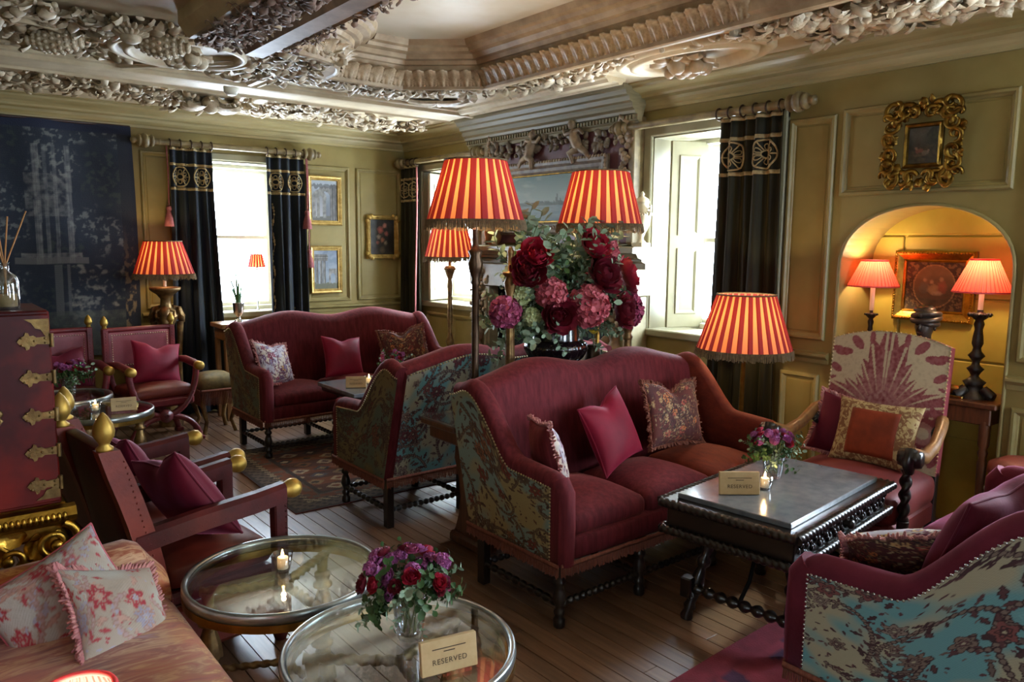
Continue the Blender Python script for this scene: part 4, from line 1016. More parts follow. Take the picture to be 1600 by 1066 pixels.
def sofa(label, loc, rz, side='floral_cream', back='floral_teal', body='velvet', seats=('velvet',)*3, L=1.62, D=.62, nails='nail', rightbody=None, seatout=0, show=(-1,)):
    rt = thing('camelback_sofa', label, 'sofa', loc, rz); h = L/2; f = -D/2; bk = D/2; zb = .29; AR = .665; WT = .945
    def rk(m): m.v = [(x, y+.27*max(0, z-.30)*max(0, (y-f)/D)**1.6, z) for x, y, z in m.v]; return m
    # base rail
    m = MB(); m.rbox((0, 0, .335), (L-.02, D-.02, .11), .03, 5); m.build('seat_base', body, rt)
    # back with camel curve
    n = 34; path = []; zt = []
    for i in range(n+1):
        u = i/n; x = lerp(-h+.05, h-.05, u); path.append((x, bk-.07-.02*sin(pi*u)*0)); c = .5-.5*cos(2*pi*(u*2.0)) ; zt.append(.945+.095*(sin(pi*min(1, max(0, (u-.02)/.96)))**.35)*(.40+.60*c))
    m = MB(); m.slab(path, zt, zb, .13, nr=8); rk(m).build('backrest', body, rt)
    # outside back panel in patterned cloth
    m = MB()
    def bp(off): return lambda u, v: (lerp(-h+.05, h-.05, u), bk-.004+off, lerp(zb, lerp(zt[min(n-1, int(u*n))], zt[min(n-1, int(u*n))+1], u*n-min(n-1, int(u*n)))-.045, v))
    q_ = (440, 180) if 'back' in show else (90, 40); fgrid(m, bp(.004), *q_, back, L, .66, len(label)); rk(m).build('outside_back', 'printed_cloth', rt)
    m = MB()
    for i in range(int(L/.019)):
        u = i/int(L/.019); k = u*n; a = min(n-1, int(k)); z = lerp(zt[a], zt[a+1], k-a)-.05; m.sphere((lerp(-h+.05, h-.05, u), bk+.007, z), (.006, .004, .006), 6, 4)
    stuff(rk(m).build('nail_trim', nails, rt))
    # wings and arms
    def prof(t): return .665+.04*t+.275*sst(.44, .84, t)-.04*sst(.84, 1, t)
    for s in (-1, 1):
        k = 26; pa = [(s*(h-.035), lerp(f, bk-.02, i/k)) for i in range(k+1)]; zz = [prof(i/k)-(.05*(1-i/3)**2 if i < 3 else 0) for i in range(k+1)]
        bm = body if not (rightbody and s > 0) else rightbody
        m = MB(); m.slab(pa, zz, zb, .085, nr=8); m.tube([(s*(h-.035), f+.012, zb), (s*(h-.035), f+.008, .45), (s*(h-.035), f+.012, AR-.075), (s*(h-.035), f+.045, AR-.035)], .044, 10); rk(m).build('wing_arm', bm, rt)
        m = MB(); x0 = s*(h+.0085)
        def sp(u, v): return (x0, lerp(f+.05, bk, u), lerp(zb, prof(.05+.95*u)-.055, v))
        q_ = 210 if s in show else 60; fgrid(m, sp, q_, q_, side, D, .62, len(label)+s); rk(m).build('outside_arm', 'printed_cloth', rt)
        m = MB(); pts = [sp(0, v/40) for v in range(41)]+[sp(u/50, 1) for u in range(1, 51)]; d = 0; last = None
        acc = []
        for p, q in zip(pts, pts[1:]):
            p, q = Vector(p), Vector(q); l = (q-p).length; t = -d
            while t < l:
                if t >= 0: acc.append(p.lerp(q, t/l))
                t += .0145
            d = (l+d) % .0145
        for p in acc: m.sphere((p.x+s*.003, p.y, p.z), (.003, .0046, .0046), 6, 4)
        stuff(rk(m).build('nail_trim', nails, rt))
    cw = (L-.17)/3
    for i in range(3):
        m = MB(); m.rbox((-h+.085+cw*(i+.5), -.05-seatout/2, .425), (cw-.006, D-.15+seatout, .10), .042, 11, .055); m.build('seat_cushion', seats[i], rt)
    # fringe
    m = MB(); e = .012
    for a, b in (((-h-.004, f-e), (h+.004, f-e)), ((h+.012, f-e), (h+.012, bk+e)), ((h, bk+e), (-h, bk+e)), ((-h-.012, bk+e), (-h-.012, f-e))): fringe_strip(m, a, b, .305, .24)
    stuff(m.build('fringe', 'fringe', rt))
    # legs and stretchers
    xs = [-h+.045, -h/3, h/3, h-.045]
    for x in xs:
        m = MB(); m.bar((x, f+.045, 0), (x, f+.045, .30), LEG, 14); m.build('leg', 'ebony', rt)
        m = MB(); m.box((x-.022, bk-.07, 0), (x+.022, bk-.02, .30), .004); m.build('leg', 'ebony', rt)
    for a, b in zip(xs, xs[1:]):
        for y in (f+.045, bk-.045): m = MB(); m.bar((a+.01, y, .10), (b-.01, y, .10), strprof(13, .010, .018), 10); m.build('stretcher', 'ebony', rt)
    for x in xs: m = MB(); m.bar((x, f+.05, .10), (x, bk-.05, .10), strprof(10, .010, .018), 10); m.build('stretcher', 'ebony', rt)
    return rt
SX = 2.83
sofa('far burgundy camelback sofa with faded patterned sides facing the room from the back wall', (2.87, 5.68, 0), 0, 'floral_brown', 'floral_brown', L=1.74)
sofa('burgundy camelback sofa seen from behind with turquoise patterned back between console and rug', (SX, 3.94, 0), pi, 'floral_brown', 'floral_teal', show=(1, 'back'))
sofa('burgundy camelback sofa with flowered side panel in the middle foreground, seat facing right', (SX, 2.51, 0), 0, 'floral_cream', 'floral_teal', seats=('velvet', 'velvet', 'velvet_rust'), rightbody='velvet_rust')
sofa('wine velvet sofa at the right edge with turquoise floral outside arm and nail trim', (2.91, .905, 0), pi, 'floral_teal', 'floral_teal', 'velvet_wine', ('velvet_wine',)*3, nails='nail_silver', seatout=.11, show=(1,))

# ------------------------------------------------------------------ throw cushions
def pillow(label, loc, rot, w, h, t, mat, back=None, pipe=None, trim=None, chop=0, cen=None, seed=0, fluff=0):
    rt = thing('throw_cushion', label, 'cushion', loc); rt.rotation_euler = rot; q = random.Random(seed)
    def S(sg):
        def fn(u, v):
            a, b = sin((u-.5)*pi), sin((v-.5)*pi); x = a*w/2*(1-.10*(1-b*b)*abs(a)); z = b*h/2*(1-.10*(1-a*a)*abs(b))
            if chop: z -= chop*math.exp(-(a/.30)**2)*sst(-.2, 1, b)
            y = sg*t/2*(max(0, (1-a*a)*(1-b*b)))**.42*(1-.25*chop/h*math.exp(-(a/.4)**2)*max(0, b)*4)
            y += .006*fbm(a*3+seed, b*3, sg)*(1-a*a)*(1-b*b)
            return (x, y, z)
        return fn
    for sg, mt, nm in ((-1, mat, 'cushion_front'), (1, back or mat, 'cushion_back')):
        m = MB()
        if mt in PAL: fgrid(m, S(sg), 90, 90, mt, w, h, seed+3*sg, 2.2 if mt.startswith('needle') else 1.3); m.build(nm, 'printed_cloth', rt)
        else: m.grid(S(sg), 18, 18); m.build(nm, mt, rt)
    f = S(1); ed = [f(i/24, 0) for i in range(24)]+[f(1, i/24) for i in range(24)]+[f(1-i/24, 1) for i in range(24)]+[f(0, 1-i/24) for i in range(24)]
    if pipe: m = MB(); m.tube(ed, .0045, 6, False, 0, None, True); m.build('piping', pipe, rt)
    if trim:
        m = MB()
        for i in range(len(ed)):
            p, p2 = Vector(ed[i]), Vector(ed[(i+1) % len(ed)])
            for k in range(4):
                c = p.lerp(p2, k/4); o = Vector((c.x/w, 0, c.z/h)).normalized(); L = q.uniform(.016, .026); e = (p2-p)*.10
                d = Vector((0, q.uniform(-.008, .008), 0))
                m.tube([tuple(c), tuple(c+o*L*.6+d), tuple(c+o*L+d*2+e)], [.005, .005, .003], 4)
        stuff(m.build('cushion_fringe', trim, rt))
    if cen:                                       # raised centre panel
        m = MB(); g = S(-1); m.grid(lambda u, v: (lambda p: (p[0], p[1]-.004, p[2]))(g(.30+.40*u, .22+.52*v)), 8, 8); o = m.build('cushion_panel', cen, rt); so = o.modifiers.new('t', 'SOLIDIFY'); so.thickness = .004
    return rt
R = math.radians
ZS = .50
# far sofa
pillow('pale needlepoint cushion with rust trim at the left end of the far sofa', (2.20, 5.66, .665), (R(-24), R(10), R(28)), .36, .34, .13, 'needlepoint', 'velvet', None, 'fringe_pink', .02, seed=1)
pillow('plain crimson velvet cushion in the middle of the far sofa', (2.80, 5.71, .66), (R(-20), R(6), R(6)), .36, .34, .13, 'crimson_velvet', None, 'crimson_velvet', None, .025, seed=2)
pillow('dark needlepoint cushion with golden motif at the right end of the far sofa', (3.36, 5.68, .69), (R(-16), R(-8), R(-18)), .40, .36, .13, 'needlepoint_dark', 'velvet', None, 'fringe', .05, seed=3)
# near sofa
pillow('pale needlepoint cushion with pink fringe against the left arm of the middle sofa', (2.20, 2.48, .66), (R(-14), R(8), R(62)), .36, .32, .13, 'needlepoint', 'velvet', None, 'fringe_pink', .0, seed=4)
pillow('crimson velvet cushion dented in the middle on the middle sofa', (2.68, 2.56, .69), (R(-22), R(-10), R(14)), .36, .35, .14, 'crimson_velvet', None, 'crimson_velvet', None, .03, seed=5)
pillow('dark flowered needlepoint cushion with red cord edge at the right end of the middle sofa', (3.17, 2.58, .71), (R(-16), R(5), R(4)), .46, .34, .13, 'needlepoint_dark', 'velvet', 'rust_velvet', 'fringe', .05, seed=6)
# right sofa
pillow('plum cushion lying against the back of the right edge sofa', (2.47, .83, .745), (R(-24), R(6), R(172)), .46, .42, .15, 'velvet_wine', None, 'velvet_wine', None, .02, seed=7)
pillow('small fringed needlepoint cushion tucked inside the arm of the right edge sofa', (2.40, 1.02, .635), (R(-48), R(8), R(125)), .36, .34, .12, 'needlepoint', 'needlepoint_dark', None, 'fringe_pink', 0, seed=8)

# ------------------------------------------------------------------ savonarola chairs
def nails_line(m, pts, step=.022, r=.0045, off=(0, 0, 0)):
    for p, q in zip(pts, pts[1:]):
        p, q = Vector(p), Vector(q); n = max(1, int((q-p).length/step))
        for i in range(n): c = p.lerp(q, i/n); m.sphere((c.x+off[0], c.y+off[1], c.z+off[2]), r, 6, 4)
def xchair(label, loc, rz):
    rt = thing('savonarola_chair', label, 'chair', loc, rz, 'folding curule chairs by the tapestry'); hw = .26
    for y in (-.20, .20):
        for s in (-1, 1):
            up = [(s*(.02+(hw-.02)*sin(pi/2*t/8)), y, .235+.38*(1-cos(pi/2*t/8))) for t in range(9)]
            m = MB(); m.tube(up, .024, 10); nails_line(m, up, .03, .004, (0, -.024, 0)); m.build('curved_arm_support', 'leather_red', rt)
            dn = [(s*(.02+.25*sin(pi/2*t/8)), y, .225-.225*(1-cos(pi/2*t/8))) for t in range(9)]
            m = MB(); m.tube(dn, .024, 10); nails_line(m, dn, .03, .004, (0, -.024, 0)); m.box((s*.27-.03, y-.03, 0), (s*.27+.03, y+.03, .03), .006); m.build('leg', 'leather_red', rt)
        m = MB(); m.lathe([(.0, -.034), (.035, -.034), (.05, -.026), (.05, .026), (.0, .034)], 18, T(0, y, .23, pi/2)); m.lathe([(.0, .032), (.018, .04), (.022, .03)], 12, T(0, y, .23, pi/2)); m.build('hub', 'leather_red', rt)
    m = MB(); m.tube([(0, -.2, .23), (0, .2, .23)], .018, 8); m.build('spindle', 'leather_red', rt)
    m = MB(); m.rbox((0, 0, .415), (.48, .44, .085), .04, 8, .03); m.build('seat_cushion', 'leather_seat', rt)
    m = MB(); m.box((-.235, -.215, .30), (.235, .215, .375), .02); m.build('seat_sling', 'leather_red', rt)
    for s in (-1, 1):
        m = MB(); m.tube([(s*hw, .24, .615), (s*hw, .0, .635), (s*hw, -.17, .62), (s*hw, -.23, .61)], [.024, .03, .032, .03], 10); m.build('armrest', 'leather_red', rt)
        m = MB(); m.lathe([(.0, -.045), (.025, -.043), (.036, -.03), (.036, .02), (.031, .03)], 14, T(s*hw, -.245, .61, -pi/2)); m.build('arm_cap', 'gold_cap', rt)
        m = MB(); m.box((s*hw-.022, .225, .40), (s*hw+.022, .27, .90), .006); nails_line(m, [(s*hw, .222, .42), (s*hw, .222, .89)], .024); m.build('back_post', 'leather_red', rt)
        m = MB(); m.lathe([(.012, 0), (.02, .005), (.014, .015), (.026, .03), (.03, .045), (.024, .07), (.012, .09), (.003, .1)], 12, T(s*hw, .247, .90)); m.build('finial', 'gold_cap', rt)
    m = MB(); m.rbox((0, .245, .72), (.48, .035, .30), .015, 6); m.build('back_panel', 'leather_pink', rt)
    m = MB(); nails_line(m, [(-.215, .225, .60), (-.215, .225, .845), (.215, .225, .845), (.215, .225, .60), (-.215, .225, .60)], .018, .0045); stuff(m.build('nail_trim', 'nail', rt))
    m = MB(); m.tube([(-.25, .247, .885), (.25, .247, .885)], .02, 8); m.build('back_rail', 'leather_red', rt)
    return rt
xchair('red leather curule chair with crimson cushion beside the navy curtain', (1.53, 6.48, 0), R(8))
xchair('red leather curule chair mostly hidden by the cabinet, left of its twin', (.92, 6.62, 0), R(4))
pillow('crimson velvet cushion on the curule chair beside the curtain', (1.57, 6.52, .62), (R(-18), R(10), R(14)), .40, .34, .13, 'crimson_velvet', None, 'crimson_velvet', None, .04, seed=9)
pillow('rust red cushion on the curule chair next to the cabinet', (.92, 6.66, .60), (R(-18), R(-6), R(4)), .38, .32, .12, 'plum_velvet', 'rust_velvet', None, None, .03, seed=10)

# ------------------------------------------------------------------ leather armchairs with gilt finials (facing +x)
def finialchair(label, loc, rz):
    rt = thing('leather_armchair', label, 'chair', loc, rz, 'leather armchairs with gilded finials'); hw = .235
    # local: facing -y
    for s in (-1, 1):
        m = MB(); A = Vector((s*hw, .24, .14)); B = Vector((s*hw, .40, .90)); rings = []
        for t in range(9):
            p = A.lerp(B, t/8)+Vector((0, -.03*sin(pi*t/8), 0)); d = .04 if t < 8 else .034
            rings.append([tuple(p+Vector((a*.028, b*d, 0))) for a, b in ((-1, -1), (1, -1), (1, 1), (-1, 1))])
        m.loft(rings, True, 0, False); nails_line(m, [(s*hw+s*.029, .20, .15), (s*hw+s*.029, .36, .88)], .022, .004); m.build('back_post', 'leather_seat', rt)
        m = MB(); m.lathe([(.014, 0), (.026, .004), (.028, .014), (.016, .024), (.020, .034), (.032, .052), (.035, .07), (.030, .095), (.016, .12), (.003, .135)], 16, T(s*hw, .405, .895)); m.build('finial', 'gold_cap', rt)
        m = MB(); top = [(s*hw, .33, .56), (s*hw, .1, .585), (s*hw, -.12, .60), (s*hw, -.24, .615)]
        rings = [[(p[0]+a*.028, p[1], p[2]+b) for a, b in ((-1.15, -.04), (1.15, -.04), (1.15, .018), (.6, .034), (-.6, .034), (-1.15, .018))] for p in top]; m.loft(rings[::-1], True, 0, False)
        nails_line(m, [(s*hw+sg*.029, p[1], p[2]-.02) for p in top for sg in (s,)], .04, .005); nails_line(m, [(s*hw-s*.029, p[1], p[2]-.02) for p in top], .04, .005); m.build('armrest', 'leather_plum', rt)
        m = MB(); m.lathe([(.0, -.05), (.022, -.048), (.036, -.034), (.04, -.015), (.036, .004), (.026, .02), (.026, .03)], 16, T(s*hw, -.265, .615, -pi/2)); m.build('arm_cap', 'gold_cap', rt)
        m = MB(); m.box((s*hw-.026, -.245, .14), (s*hw+.026, -.19, .60), .006); nails_line(m, [(s*hw, -.247, .2), (s*hw, -.247, .58)], .022, .0045); nails_line(m, [(s*hw+s*.027, -.235, .2), (s*hw+s*.027, -.235, .58)], .022, .0045); m.build('front_post', 'leather_plum', rt)
        m = MB(); m.box((s*hw-.045, -.25, .09), (s*hw+.045, .27, .26), .04); m.build('side_rail', 'leather_seat', rt)
        for y in (-.21, .24): m = MB(); m.lathe([(.022, 0), (.03, .02), (.03, .07), (.022, .14)], 12, T(s*hw, y, 0)); m.build('foot', 'leather_plum', rt)
    m = MB(); m.box((-hw, -.225, .13), (hw, -.19, .27), .012); m.box((-hw, .22, .13), (hw, .26, .27), .012); m.build('seat_rail', 'leather_red', rt)
    m = MB(); m.rbox((0, -.0, .36), (.41, .43, .10), .045, 8, .03); m.build('seat_cushion', 'leather_seat', rt)
    m = MB(); m.box((-.21, -.21, .26), (.21, .21, .31), .015); m.build('seat_base', 'leather_plum', rt)
    m = MB(); mx = T(0, .33, .62, -.20); m.rbox((0, 0, 0), (.42, .05, .56), .02, 6, mx=mx); m.build('back_panel', 'leather_plum', rt)
    m = MB(); nails_line(m, [(-.205, .275, .36), (-.205, .372, .86), (.205, .372, .86), (.205, .275, .36)], .022, .004); stuff(m.build('nail_trim', 'nail', rt))
    return rt
finialchair('dark red leather armchair with gilded finials nearest the gilded cabinet stand', (.87, 3.075, 0), R(97))
finialchair('dark red leather armchair with gilded finials behind its nearer twin', (.85, 3.66, 0), R(96))
pillow('plum velvet cushion with folded corner on the nearer leather armchair', (.82, 3.075, .60), (R(-30), R(16), R(97)), .46, .40, .17, 'plum_velvet', None, 'plum_velvet', None, .03, seed=11)
pillow('plum velvet cushion on the farther leather armchair', (.76, 3.66, .585), (R(-26), R(8), R(96)), .36, .33, .13, 'plum_velvet', None, 'plum_velvet', None, .02, seed=12)

# ------------------------------------------------------------------ damask armchair by the niche (facing -x)
def damask(u, v):
    # symmetric plume of feathered leaves with two big sunflowers below
    a = abs(u-.5)*2; cr = (.46, .36, .22); red = (.20, .032, .036); pk = (.30, .12, .105); c = cr; n = fbm(u*34, v*34, 2, 2)
    x, y = a*.42, v-.36; d = hypot(x, y*.80); an = atan2(y, x+1e-6)
    if v > .34:
        fe = abs(((an*5.2) % 1)-.5)*2; lim = .40+.10*sin(an*5)+.05*fe
        if d < min(lim, .24) and fe >= .80: c = (.36, .20, .15)
        if d < lim-.05*(1-fe) and fe < .80: c = mix(pk, red, max(0, min(1, sst(.10, .40, d)*.8+n)))
    if v > .30 and d < .16: c = mix((.33, .17, .15), red, .5+.8*n)
    if .18 < v < .34 and a < .62: c = mix((.26, .09, .10), cr, .35+.6*n)
    for (px, py, r) in ((.72, .30, .17), (.0, .16, .14)):
        e = hypot((a-px)*.42, v-py); th = atan2(v-py, (a-px)*.42)
        if e < r*(.80+.20*sin(th*14)): c = red
        if e < r*.50: c = (.34, .15, .12)
        if e < r*.26: c = cr
    for (px, py, r, t) in ((.93, .56, .05, .5), (.90, .74, .06, .8), (.78, .86, .07, .2), (.55, .92, .07, .9), (.93, .90, .05, .3), (.93, .12, .07, 1.2), (.5, .08, .08, .2), (.86, .47, .05, 2), (.3, .95, .05, 1.5), (.95, .66, .03, 0)):
        dx, dy = (a-px)*.42, v-py; p, q = dx*cos(t)+dy*sin(t), -dx*sin(t)+dy*cos(t)
        if (p/r)**2+(q/(r*.45))**2 < 1: c = mix(red, (.28, .08, .08), n+.5)
    return mix(c, (c[0]*.75, c[1]*.75, c[2]*.75), max(0, n))
def damask_chair(loc, rz):
    rt = thing('damask_armchair', 'high-backed armchair in red and cream damask with carved scroll arms by the niche', 'chair', loc, rz); hw = .29
    tilt = T(0, .26, .46, -.14)
    m = MB(); H = .70
    def top(u): return H-.055*(abs(u-.5)*2)**2.2-.0*abs(u-.5)
    m.grid(lambda u, v: (lerp(-hw, hw, u), -.035-.018*sin(pi*u)*sin(pi*v), v*top(u)), 130, 156, mx=tilt); m.c = [damask(i/130, j/156) for j in range(157) for i in range(131)]
    m.build('inside_back', 'damask', rt)
    m = MB(); rings = [[(lerp(-hw, hw, u), y, z) for y, z in ((-.034, 0), (.03, 0), (.03, top(u)), (-.034, top(u)))] for u in [i/16 for i in range(17)]]; m.loft(rings, True, 0, False, tilt); m.build('back_frame', 'leather_pink', rt)
    m = MB(); nails_line(m, [tuple(tilt @ Vector((-hw, -.036, 0))), tuple(tilt @ Vector((-hw, -.036, top(0))))]+[tuple(tilt @ Vector((lerp(-hw, hw, i/12), -.037, top(i/12)))) for i in range(13)]+[tuple(tilt @ Vector((hw, -.036, 0)))], .02, .005); stuff(m.build('nail_trim', 'nail', rt))
    m = MB(); m.rbox((0, -.03, .40), (.60, .58, .16), .06, 9, .04); m.build('seat', 'seat_red', rt)
    m = MB(); m.box((-.29, -.30, .22), (.29, .24, .345), .02); m.build('seat_valance', 'seat_red', rt)
    m = MB(); fringe_strip(m, (-.295, -.305), (.295, -.305), .245, .17); fringe_strip(m, (-.296, .24), (-.296, -.305), .245, .17); stuff(m.build('fringe', 'fringe_pink', rt))
    for s in (-1, 1):
        m = MB(); pts = [(s*.29, .27, .74), (s*.315, .18, .725), (s*.33, .05, .66), (s*.335, -.10, .635), (s*.335, -.22, .665), (s*.335, -.27, .68)]; m.tube(pts, [.03, .028, .027, .03, .034, .03], 10, flat=1.1); ar = m.build('armrest', 'chair_wood', rt)
        m = MB()                                     # reeded knuckle
        m.lathe([(.012, -.05), (.034, -.048), (.04, -.03), (.04, .03), (.034, .048), (.012, .05)], 20, T(s*.335, -.275, .665, 0, pi/2), flute=(10, .07)); m.tube([(s*.335, -.27, .70), (s*.335, -.30, .655), (s*.335, -.285, .60)], [.03, .034, .02], 10); m.build('arm_knuckle', 'ebony', rt)
        m = MB()
        for k in range(7):
            l = LMB[k % 2]; m.add(l.v, l.f, 0, True, T(s*.30, .22-.012*k, .74-.006*k, -.6, 0, pi+.25*(k-3), .07))
        m.build('arm_carving', 'pewter_dark', rt)
        m = MB(); rings = []                         # twisted post
        for i in range(33):
            t = i/32; z = lerp(.36, .61, t); r = .024; rings.append([(s*.32+r*(1+.28*cos(2*(a-t*4*pi)))*cos(a)*.9, -.27+r*(1+.28*cos(2*(a-t*4*pi)))*sin(a)*.9, z) for a in [2*pi*j/14 for j in range(14)]])
        m.loft(rings); m.build('arm_post', 'ebony', rt)
        m = MB(); m.bar((s*.32, -.27, 0), (s*.32, -.27, .37), LEG, 12); m.build('leg', 'ebony', rt)
        m = MB(); m.box((s*.27-.02, .24, 0), (s*.27+.02, .285, .48), .004); m.build('leg', 'ebony', rt)
    m = MB(); m.bar((-.31, -.27, .12), (.31, -.27, .12), strprof(12), 10); m.build('stretcher', 'ebony', rt)
    return rt
damask_chair((3.70, 1.83, 0), R(-85))
pillow('rust velvet cushion with wide gold braid border on the damask armchair', (3.80, 1.80, .66), (R(-20), 0, R(-86)), .42, .34, .12, 'kilim_pattern', 'rust_velvet', None, None, 0, cen='rust_velvet', seed=13)
pillow('dark red fringed cushion half hidden behind the braided cushion', (3.86, 1.97, .64), (R(-16), R(10), R(-80)), .36, .32, .11, 'plum_velvet', None, None, 'fringe_pink', 0, seed=14)

# ------------------------------------------------------------------ ikat sofa at the near left (facing +x)
def ikat_sofa():
    rt = thing('ikat_sofa', 'orange and mauve ikat sofa with rolled arm in the near left corner', 'sofa', (0, 0, 0))
    m = MB(); m.rbox((.275, 2.08, .27), (.69, 1.26, .24), .05, 8); m.build('seat_base', 'ikat', rt)
    m = MB(); m.rbox((.33, 2.03, .395), (.60, 1.14, .10), .045, 12, .03); m.build('seat_cushion', 'ikat', rt)
    m = MB(); n = 20; path = [(lerp(-.12, .63, i/n), 2.68-.02*sin(pi*i/n)) for i in range(n+1)]; z = [lerp(.60, .625, i/n)-.13*sst(.86, 1.02, i/n) for i in range(n+1)]
    m.slab(path, z, .12, .15, nr=10); m.build('sofa_arm', 'ikat', rt)
    m = MB(); pts = [(.662, 2.60+.0*i, 0) for i in range(1)]; m.tube([(.634, 2.61, .13), (.634, 2.61, .40), (.63, 2.625, .47), (.625, 2.68, .50)], .006, 6); m.build('arm_piping', 'velvet_wine', rt)
    m = MB(); path = [(-.02+.02*sin(i), lerp(2.70, 1.50, i/20)) for i in range(21)]; m.slab(path, [.66+.06*sin(pi*(i/20)**.6) for i in range(21)], .12, .22, nr=10); m.build('sofa_back', 'pink_stripe', rt)
    for x in (.06, .60):
        for y in (1.55, 2.62): m = MB(); m.lathe([(.02, 0), (.03, .05), (.035, .16)], 12, T(x, y, 0)); m.build('leg', 'ebony', rt)
ikat_sofa()
pillow('cream crewel cushion with coral edge leaning on the far arm of the ikat sofa', (.31, 2.51, .53), (R(-24), R(-24), R(8)), .36, .30, .13, 'crewel', 'petal_rose', 'petal_rose', None, 0, seed=15)
pillow('cream and red crewel cushion behind, lower on the ikat sofa seat', (.44, 2.40, .505), (R(-46), R(20), R(24)), .32, .30, .11, 'crewel', None, None, 'fringe_pink', 0, seed=16)

# ------------------------------------------------------------------ tables
def rope(m, a, b, r, tw=60, n=8):
    a, b = Vector(a), Vector(b); L = (b-a).length; k = max(4, int(L/.006)); d = (b-a).normalized(); u = d.orthogonal().normalized(); s = d.cross(u); rings = []
    for i in range(k+1):
        t = i/k; rings.append([tuple(a.lerp(b, t)+(u*cos(q)+s*sin(q))*r*(1+.22*cos(2*(q-t*L*tw)))) for q in [2*pi*j/n for j in range(n)]])
    m.loft(rings)
def carved_table(label, loc, rz):
    rt = thing('carved_table', label, 'table', loc, rz); w, d, H = .47, .295, .58
    m = MB(); m.box((-w+.05, -d+.05, H-.022), (w-.05, d-.05, H), .003); m.build('stone_top', 'stone_top', rt)
    m = MB(); m.box((-w, -d, H-.045), (w, d, H-.022), .008); m.build('table_board', 'ebony', rt)
    for zz, e in ((H-.036, 0), (H-.15, -.006)):
        for a, b in (((-w-e, -d-e), (w+e, -d-e)), ((w+e, -d-e), (w+e, d+e)), ((w+e, d+e), (-w-e, d+e)), ((-w-e, d+e), (-w-e, -d-e))):
            m = MB(); rope(m, (*a, zz), (*b, zz), .018, 110); m.build('rope_moulding', 'ebony', rt)
    m = MB(); m.box((-w+.02, -d+.02, H-.15), (w-.02, d-.02, H-.04), .004); fr = m.build('apron', 'ebony', rt)
    for s in (-1, 1):                                # carved scrolls on the long faces
        m = MB()
        for k in range(60):
            x = -w+.04+(k+.5)*(2*w-.08)/60; m.sphere((x, s*(d-.018), H-.095+.022*sin(k*1.3)), (.010, .010, .014), 6, 4)
        stuff(m.build('carving', 'ebony', fr))
    for s in (-1, 1): m = MB(); m.lathe([(.016, 0), (.022, .008), (.012, .014), (.022, .028), (.016, .038), (0, .04)], 12, T(-.0, s*(d-.02), H-.095, s*-pi/2 if s > 0 else pi/2)); m.build('knob', 'ebony', rt)
    m = MB(); m.box((-.30, -d+.03, H-.19), (.30, d-.03, H-.15), .02); m.build('under_rail', 'ebony', rt)
    TP = [(.024, 0), (.028, .03), (.02, .10), (.028, .14), (.02, .18), (.026, .28), (.034, .40), (.022, .52), (.018, .56), (.03, .60), (.03, .64), (.018, .68), (.026, .78), (.03, .88), (.022, .94), (.03, 1)]
    for sx in (-1, 1):
        for sy in (-1, 1):
            m = MB(); m.bar((sx*.33, sy*.24, .0), (sx*.24, sy*.17, H-.17), TP, 14); m.box((sx*.325-.028, sy*.235-.028, .10), (sx*.325+.028, sy*.235+.028, .19), .006); m.build('leg', 'ebony', rt)
        m = MB(); m.bar((sx*.322, -.22, .145), (sx*.322, .22, .145), strprof(8, .013, .026), 12); m.build('stretcher', 'ebony', rt)
        m = MB(); m.tube([(sx*.32, 0, .15), (sx*.24, 0, .22), (sx*.20, 0, .32), (sx*.06, 0, .38), (0, 0, H-.18)], .009, 8); m.build('iron_brace', 'iron', rt)
    return rt
carved_table('low black carved table with rope edges and grey stone top before the middle sofa', (2.90, 1.76, 0), R(6))
def trestle_table(label, loc, rz):
    rt = thing('trestle_table', label, 'table', loc, rz); w, d, H = .36, .29, .57
    m = MB(); m.box((-w, -d, H-.03), (w, d, H), .004); m.build('stone_top', 'stone_top', rt)
    m = MB(); m.box((-w+.02, -d+.02, H-.06), (w-.02, d-.02, H-.03), .006); m.build('table_frame', 'ebony', rt)
    for s in (-1, 1):
        m = MB()
        for sy in (-1, 1):
            pts = [(s*.26, sy*.06*0+sy*(.20-.30*t+.22*t*t*1.0), lerp(.05, H-.06, t)) for t in [i/10 for i in range(11)]]; m.tube(pts, [.03+.012*sin(i*1.9) for i in range(11)], 10)
        m.build('leg', 'ebony', rt)
        m = MB(); m.box((s*.26-.035, -.24, 0), (s*.26+.035, .24, .055), .015); m.build('foot', 'ebony', rt)
    m = MB(); m.bar((-.25, 0, .22), (.25, 0, .22), strprof(8, .014, .03), 12); m.build('stretcher', 'ebony', rt)
trestle_table('small dark trestle table with grey stone top between the two far sofas', (2.72, 4.95, 0), 0)
